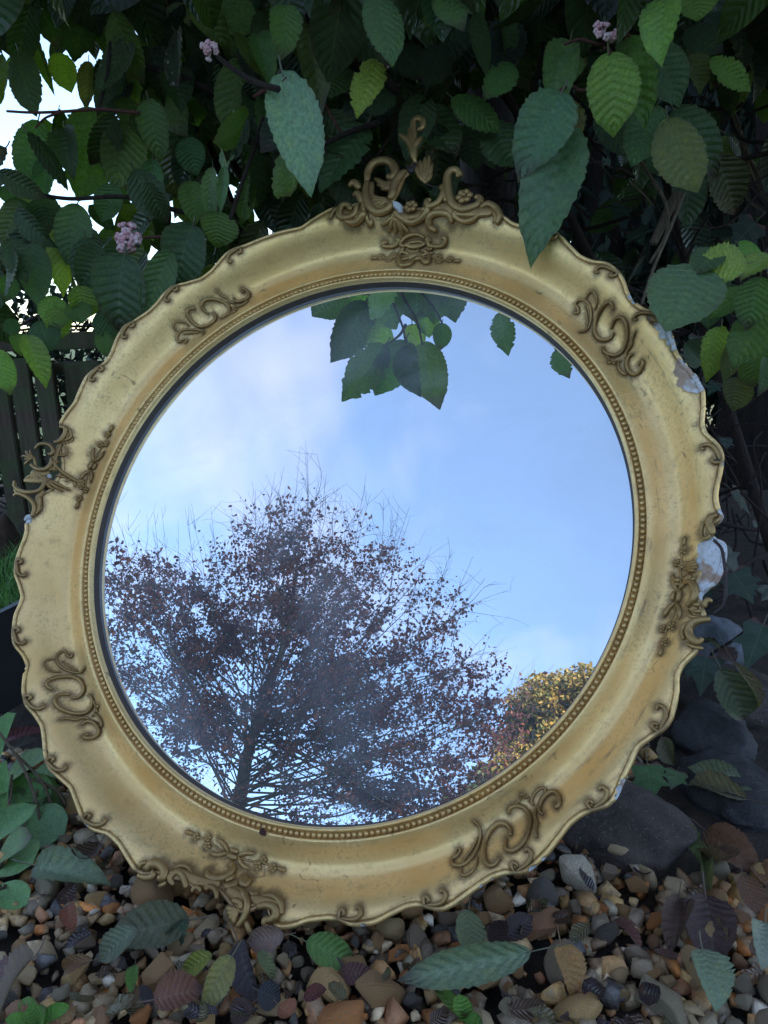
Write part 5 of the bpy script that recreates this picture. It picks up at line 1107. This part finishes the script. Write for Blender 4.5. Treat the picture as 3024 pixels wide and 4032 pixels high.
for z, bx, by, tx, ty, w, dep, c, v, fc, lab in FALL2:
    d1 = min(dep, ground_depth(px(z, bx, by)) - .03); d2 = min(dep - .015, ground_depth(px(z, tx, ty)) - .03); b = at(px(z, bx, by), d1); t = at(px(z, tx, ty), d2); L = np.linalg.norm(t - b)
    o = obj('fallen_leaf', FLM[v], color=c); o.matrix_world = mat4(frame_of(t - b, fc), b, (w * ZOOM[z][2] / FOC * dep / .53, L, L)); tag(o, lab, 'leaf', 'fallen leaves round the mirror')
b = at((1030, 3262), m_depth((1030, 3262), .004)); t = at((1042, 3294), m_depth((1042, 3294), .004)); o = obj('fallen_leaf', FLM[3], color=(.10, .02, .02)); o.matrix_world = mat4(frame_of(t - b, MZ), b, (.012, np.linalg.norm(t - b), .008)); tag(o, 'tiny dark red leaf stuck to the beaded edge of the frame', 'leaf', 'fallen leaves round the mirror')
# broken leaf litter between the stones
Vs, Fs, Us, Cs = [], [], [], []; nn = 0
LIT = [leaf_mesh('x', .5, .5, .8, .4, .6, nt=8, ns=2, serr=0, pet=0, pleat=0, seed=5, ragged=.5), leaf_mesh('x', .6, .2, -.9, .5, -.5, nt=8, ns=2, serr=0, pet=0, pleat=0, seed=6, ragged=.5)]
for k in range(80):
    w = on_z((rng.uniform(-60, 3084), rng.uniform(3330, 4060)), .02); V, Fc, UV = LIT[k % 2]; L = rng.uniform(.012, .034); B = frame_of([rng.gauss(0, 1), rng.gauss(0, 1), rng.gauss(0, .35)], [rng.gauss(0, .5), -.3, 1])
    Vs.append((V * L) @ B.T + w + np.array([0, 0, rng.uniform(-.008, .008)])); Fs.append(np.array(Fc) + nn); nn += len(V); Us.append(UV); Cs.append(np.tile(np.array(rng.choice([(.10, .05, .03), (.06, .03, .025), (.16, .08, .04), (.05, .03, .035), (.14, .11, .05), (.20, .12, .06)])), (len(V), 1)))
M['litter'] = leaf_material('litter', 'tint', veins=8, gloss=.4, trans=.1, dry=.6)
tag(obj('leaf_litter', mesh_np('leaf_litter', np.concatenate(Vs), np.concatenate(Fs), True, [M['litter']], uv=np.concatenate(Us), colors=np.concatenate(Cs))), 'brown broken leaf litter between the gravel stones', 'litter', kind='stuff')
# seedling sprouts at the bottom edge
for (x, y), lab in (((1830, 4010), 'small bright green sprout at the bottom edge of the gravel'), ((150, 4030), 'pale green sprout in the bottom left gravel')):
    b = on_z((x, y), .02); sp = thing('sprout', b, lab, 'sprout', 'sprouts in the gravel')
    for k in range(5):
        t = np.array([rng.gauss(0, .012), rng.gauss(0, .012), rng.uniform(.008, .022)]); put_leaf(b, b + t, .011, (.13, .30, .04), parent=sp, origin=b, meshes=SGM)

# ------------------------------------------------------------------ trees behind the camera, seen in the glass
def dir_refl(p): 
    d = ray(p); d = d / np.linalg.norm(d); return d - 2 * (d @ MZ) * MZ
def far_pt(p, dist):
    q, k = refl_pt(p, 0.0); return q + dir_refl(p) * dist
BD = 8.2
bt0, bt1 = far_pt((960, 3120), BD), far_pt((1190, 1790), BD)
ex = far_pt((2060, 2500), BD) - far_pt((1060, 2500), BD); ux = ex / np.linalg.norm(ex); uy = far_pt((1110, 1900), BD) - far_pt((1110, 2900), BD); uy -= ux * (uy @ ux); uy /= np.linalg.norm(uy); uz = np.cross(ux, uy)
MPP = np.linalg.norm(ex) / 1000.0        # metres per photograph pixel at the tree
c0 = far_pt((1060, 2500), BD)
def TP(x, y, w=0.0): return c0 + ux * (x - 1060) * MPP - uy * (y - 2500) * MPP + uz * w
tb = np.array([bt0[0], bt0[1], -.04]); tb[:2] -= (bt1 - bt0)[:2] * .35
beech = thing('copper_beech', tb, 'purple-leaved copper beech with thin bare top twigs reflected in the mirror', 'tree')
stem('trunk', beech, tb, [tb, (tb + TP(900, 3220)) / 2, TP(935, 3200), TP(985, 2960), TP(1060, 2700)], .12, .05, 'beech_bark', 12)
stem('limb', beech, tb, [TP(1060, 2720), TP(1130, 2500), TP(1160, 2280), TP(1178, 2120)], .048, .008, 'beech_bark', 8)
Vs, Fs, Cs = [], [], []; nn = 0
tw_acc = Acc()
TOPX = [300, 430, 520, 600, 700, 800, 880, 950, 1050, 1120, 1190, 1300, 1380, 1450, 1530, 1600, 1700, 1800, 1900, 2000, 2100, 2250]
TOPY = [2150, 2110, 2120, 2130, 2115, 2095, 2075, 2030, 1965, 1960, 1960, 2020, 2060, 2085, 2130, 2160, 2230, 2310, 2420, 2560, 2720, 2950]
def crown_top(x): return float(np.interp(x, TOPX, TOPY)) + 70 * mnoise.noise(Vector((x * .011, 3.3, 0))) + 35 * mnoise.noise(Vector((x * .035, 1.3, 0)))
limbs = []; leafy = []
def twig(Q, r0, r1, k=4, list_=None):
    V, Fc = tube(np.asarray(Q) - tb, np.linspace(r0, r1, len(Q)), k, caps=False); tw_acc.add(V, Fc)
    if list_ is not None: list_.append(np.asarray(Q))
def axis(y): return 985 + 205 * (2960 - y) / 1200.0 if y < 2960 else 985 - .30 * (y - 2960)
for i in range(150):                       # limbs end on a point inside the crown's outline
    x = rng.uniform(330, 2130); y = crown_top(x) + rng.uniform(-20, 1300) * rng.random() ** .6 + 20; wz = rng.gauss(0, 1.15) * (1 - .35 * abs(x - 1100) / 900)
    if y > 3350: continue
    hd = math.hypot(x - axis(y), wz / MPP); y0 = min(rng.uniform(2760, 3240), max(y + 90, y + hd * rng.uniform(.75, 1.6))); s = TP(axis(y0), y0)
    e = TP(x, y, wz); m1 = s + (e - s) * .35 - uy * .05 * hd * MPP + rdir() * .10; m2 = s + (e - s) * .72 + rdir() * .12
    P = catmull([s, m1, m2, e], 6); ln = np.linalg.norm(e - s); twig(P, min(.014, .003 + .004 * ln), .003, 5, limbs)
    for k in range(int(5 + 4.5 * ln)):
        j = rng.randrange(4, len(P)); b = P[j]; d = (P[min(j + 1, len(P) - 1)] - P[j - 1]); d /= np.linalg.norm(d); d = d * .8 + rdir() * .75 + uy * .15; d /= np.linalg.norm(d); l2 = rng.uniform(.2, .7)
        Q = catmull([b, b + d * l2 * .5 + rdir() * .04, b + d * l2 - np.array([0, 0, .04])], 3); twig(Q, .003, .0012, 3, leafy)
        for kk in range(2):
            q0 = Q[rng.randrange(2, len(Q))]; dd = d * .6 + rdir() * .8; dd /= np.linalg.norm(dd); q1 = q0 + dd * rng.uniform(.12, .35); twig(np.array([q0, (q0 + q1) / 2 + rdir() * .02, q1]), .0016, .001, 3, leafy)
# thin, nearly bare shoots standing above the crown
for x in np.r_[np.arange(420, 1900, 46), [1180, 1200, 1240, 1290, 960, 1000, 1420, 1600]]:
    x = x + rng.gauss(0, 15); lift = rng.uniform(20, 170) + (130 if 1150 < x < 1230 else 0) + (60 if 1400 < x < 1650 else 0); y = crown_top(x) - lift; y1 = crown_top(x) + rng.uniform(150, 350); wz = rng.gauss(0, .5)
    b = TP(x + (1060 - x) * .16, y1, wz * .8); e = TP(x, y, wz); Q = catmull([b, (b + e) / 2 + rdir() * .08, e], 5); twig(Q, .0042, .0014, 4)
    for k in range(6):
        q0 = Q[rng.randrange(2, len(Q) - 1)]; dd = uy * .9 + rdir() * .7; dd /= np.linalg.norm(dd); q1 = q0 + dd * rng.uniform(.10, .34); twig(np.array([q0, (q0 + q1) / 2 + rdir() * .02, q1]), .0022, .0012, 3)
    leafy.append(Q[:6])
obj('twigs', tw_acc.mesh('twigs', M['beech_bark']), beech, kind='stuff')
def beech_px(w):
    q = w - c0; return 1060 + (q @ ux) / MPP, 2500 - (q @ uy) / MPP
cnt = 0; tries = 0
BCOL = [(.18, .066, .070), (.23, .078, .066), (.13, .060, .075), (.28, .095, .060), (.12, .060, .072)]
Vs, Fs, Cs = [], [], []; nn = 0
while cnt < 52000 and tries < 400000:
    tries += 1; P = leafy[rng.randrange(len(leafy))]; j = rng.randrange(len(P)); c = P[j] + rdir() * rng.uniform(.01, .09); x, y = beech_px(c)
    dens = (y - crown_top(x) + 40) / 260.0
    if rng.random() > dens + .03: continue
    if mnoise.noise(Vector(c * np.array([1.5, 1.5, 3.0]))) < -.10: continue
    if 770 < x < 900 and 2950 < y < 3170: continue
    cnt += 1; quad_leaf(c - tb, rng.uniform(.036, .066), rng.uniform(.024, .040), rdir() + np.array([0, 0, -.3]), rdir() + np.array([0, 0, .6]), np.array(BCOL[rng.randrange(5)]) * rng.uniform(.7, 1.4))
print('beech leaves', cnt)
obj('crown', mesh_np('crown', np.concatenate(Vs), np.concatenate(Fs), False, [M['tint_beech']], colors=np.concatenate(Cs)), beech, kind='stuff')

def blob_tree(name, pts, dist, n, cols, label, leaf, trunk_r):
    """leafy tree whose crown is a set of overlapping clumps (reflection pixel, radius px)"""
    global Vs, Fs, Cs, nn
    cs = [(far_pt((x, y), dist + rng.uniform(-1, 1)), r * MPP * dist / BD) for x, y, r in pts]; m = np.mean([c for c, r in cs], 0); print(name, m); base = np.array([m[0], m[1], -.04]); t = thing(name, base, label, 'tree')
    low = min(c[2] for c, r in cs); stem('trunk', t, base, [base, (m[0] + .2, m[1], low * .5), (m[0], m[1], m[2])], trunk_r, trunk_r * .4, 'beech_bark', 10)
    for c, r in cs: stem('limb', t, base, [(m[0], m[1], low * .75), (np.array([m[0], m[1], low]) + c) / 2, c], trunk_r * .4, .02, 'beech_bark', 6)
    Vs, Fs, Cs = [], [], []; nn = 0; tot = sum(r * r for c, r in cs)
    for c, r in cs:
        for k in range(int(n * r * r / tot)):
            v = rdir(); rr = r * (rng.random() ** .45) * (1 + .25 * mnoise.noise(Vector(v * 2.5) + Vector(c))); p = c + v * rr
            if mnoise.noise(Vector(p * (2.6 / r))) < -.10: continue
            quad_leaf(p - base, leaf * rng.uniform(.7, 1.3), leaf * rng.uniform(.5, .8), rdir(), rdir() + np.array([0, 0, .5]), np.array(cols[rng.randrange(len(cols))]) * rng.uniform(.7, 1.35))
    obj('crown', mesh_np('crown', np.concatenate(Vs), np.concatenate(Fs), False, [M['tint']], colors=np.concatenate(Cs)), t, kind='stuff')
blob_tree('golden_tree', [(2060, 2790, 75), (2140, 2740, 85), (2220, 2720, 80), (2300, 2700, 80), (2130, 2860, 100), (2260, 2830, 110), (2050, 2900, 90), (2380, 2780, 110), (2200, 2960, 130), (2060, 3030, 110), (2350, 2950, 150), (1990, 2960, 60)], 16.0, 30000, [(.30, .22, .06), (.36, .24, .06), (.22, .20, .06), (.15, .16, .06)], 'golden-topped autumn tree at the lower right of the mirror reflection', .11, .28)
blob_tree('green_tree', [(1950, 3120, 110), (1850, 3230, 120), (2100, 3180, 120), (1760, 3330, 110), (1600, 3400, 130), (1420, 3440, 120)], 21.0, 9000, [(.045, .075, .03), (.06, .09, .035), (.09, .07, .03)], 'dark green tree low in the reflection beneath the copper beech', .22, .3)
# unseen hedge, added behind the camera to cut light from the low horizon
bho = np.array([-2.0, -7.0, 0.0]); bh = thing('added_screen_hedge', bho, 'unseen green hedge added behind the camera to block low horizon light', 'hedge')
path = catmull([(11.0, 2.0, 0), (9.5, -4.5, 0), (4.5, -8.0, 0), (-2.0, -8.6, 0), (-7.8, -5.6, 0), (-9.4, -.5, 0), (-9.8, 4.0, 0)], 12); T = np.gradient(path, axis=0); T /= np.linalg.norm(T, axis=1)[:, None]; Nn = np.c_[T[:, 1], -T[:, 0], T[:, 2] * 0]
HV = []; prof = [(-.55, -.04), (-.6, .7), (-.55, 1.35), (-.35, 1.68), (0, 1.75), (.35, 1.68), (.55, 1.35), (.6, .7), (.55, -.04)]
for i in range(len(path)):
    for o_, z in prof:
        q = path[i] + Nn[i] * o_ + np.array([0, 0, z]); q = q + np.array([0, 0, .12 * mnoise.noise(Vector(q * .9))]) + Nn[i] * .15 * mnoise.noise(Vector(q * 1.3)); HV.append(q - bho)
HF = [[i * 9 + j, i * 9 + j + 1, (i + 1) * 9 + j + 1, (i + 1) * 9 + j] for i in range(len(path) - 1) for j in range(8)]
M['screen_hedge_mass'] = simple_material('screen_hedge_mass', (0.030, 0.055, 0.022), .9, 0, .6, 12, 1.0, .08)
obj('screen_hedge_body', mesh_np('screen_hedge_body', HV, HF, True, [M['screen_hedge_mass']]), bh)
Vs, Fs, Cs = [], [], []; nn = 0
for k in range(6000):
    i = rng.randrange(len(path)); o_, z = prof[rng.randrange(1, 8)]; q = path[i] + T[i] * rng.uniform(-.5, .5) + Nn[i] * (o_ * 1.08) + np.array([0, 0, max(.05, z + rng.uniform(-.6, .1))]); quad_leaf(q - bho, rng.uniform(.08, .16), rng.uniform(.05, .09), rdir(), rdir(), np.array([.035, .07, .025]) * rng.uniform(.6, 1.5))
obj('foliage', mesh_np('foliage', np.concatenate(Vs), np.concatenate(Fs), False, [M['tint']], colors=np.concatenate(Cs)), bh, kind='stuff')
print('leaves as parts', nleaf, 'objects', len(bpy.data.objects))
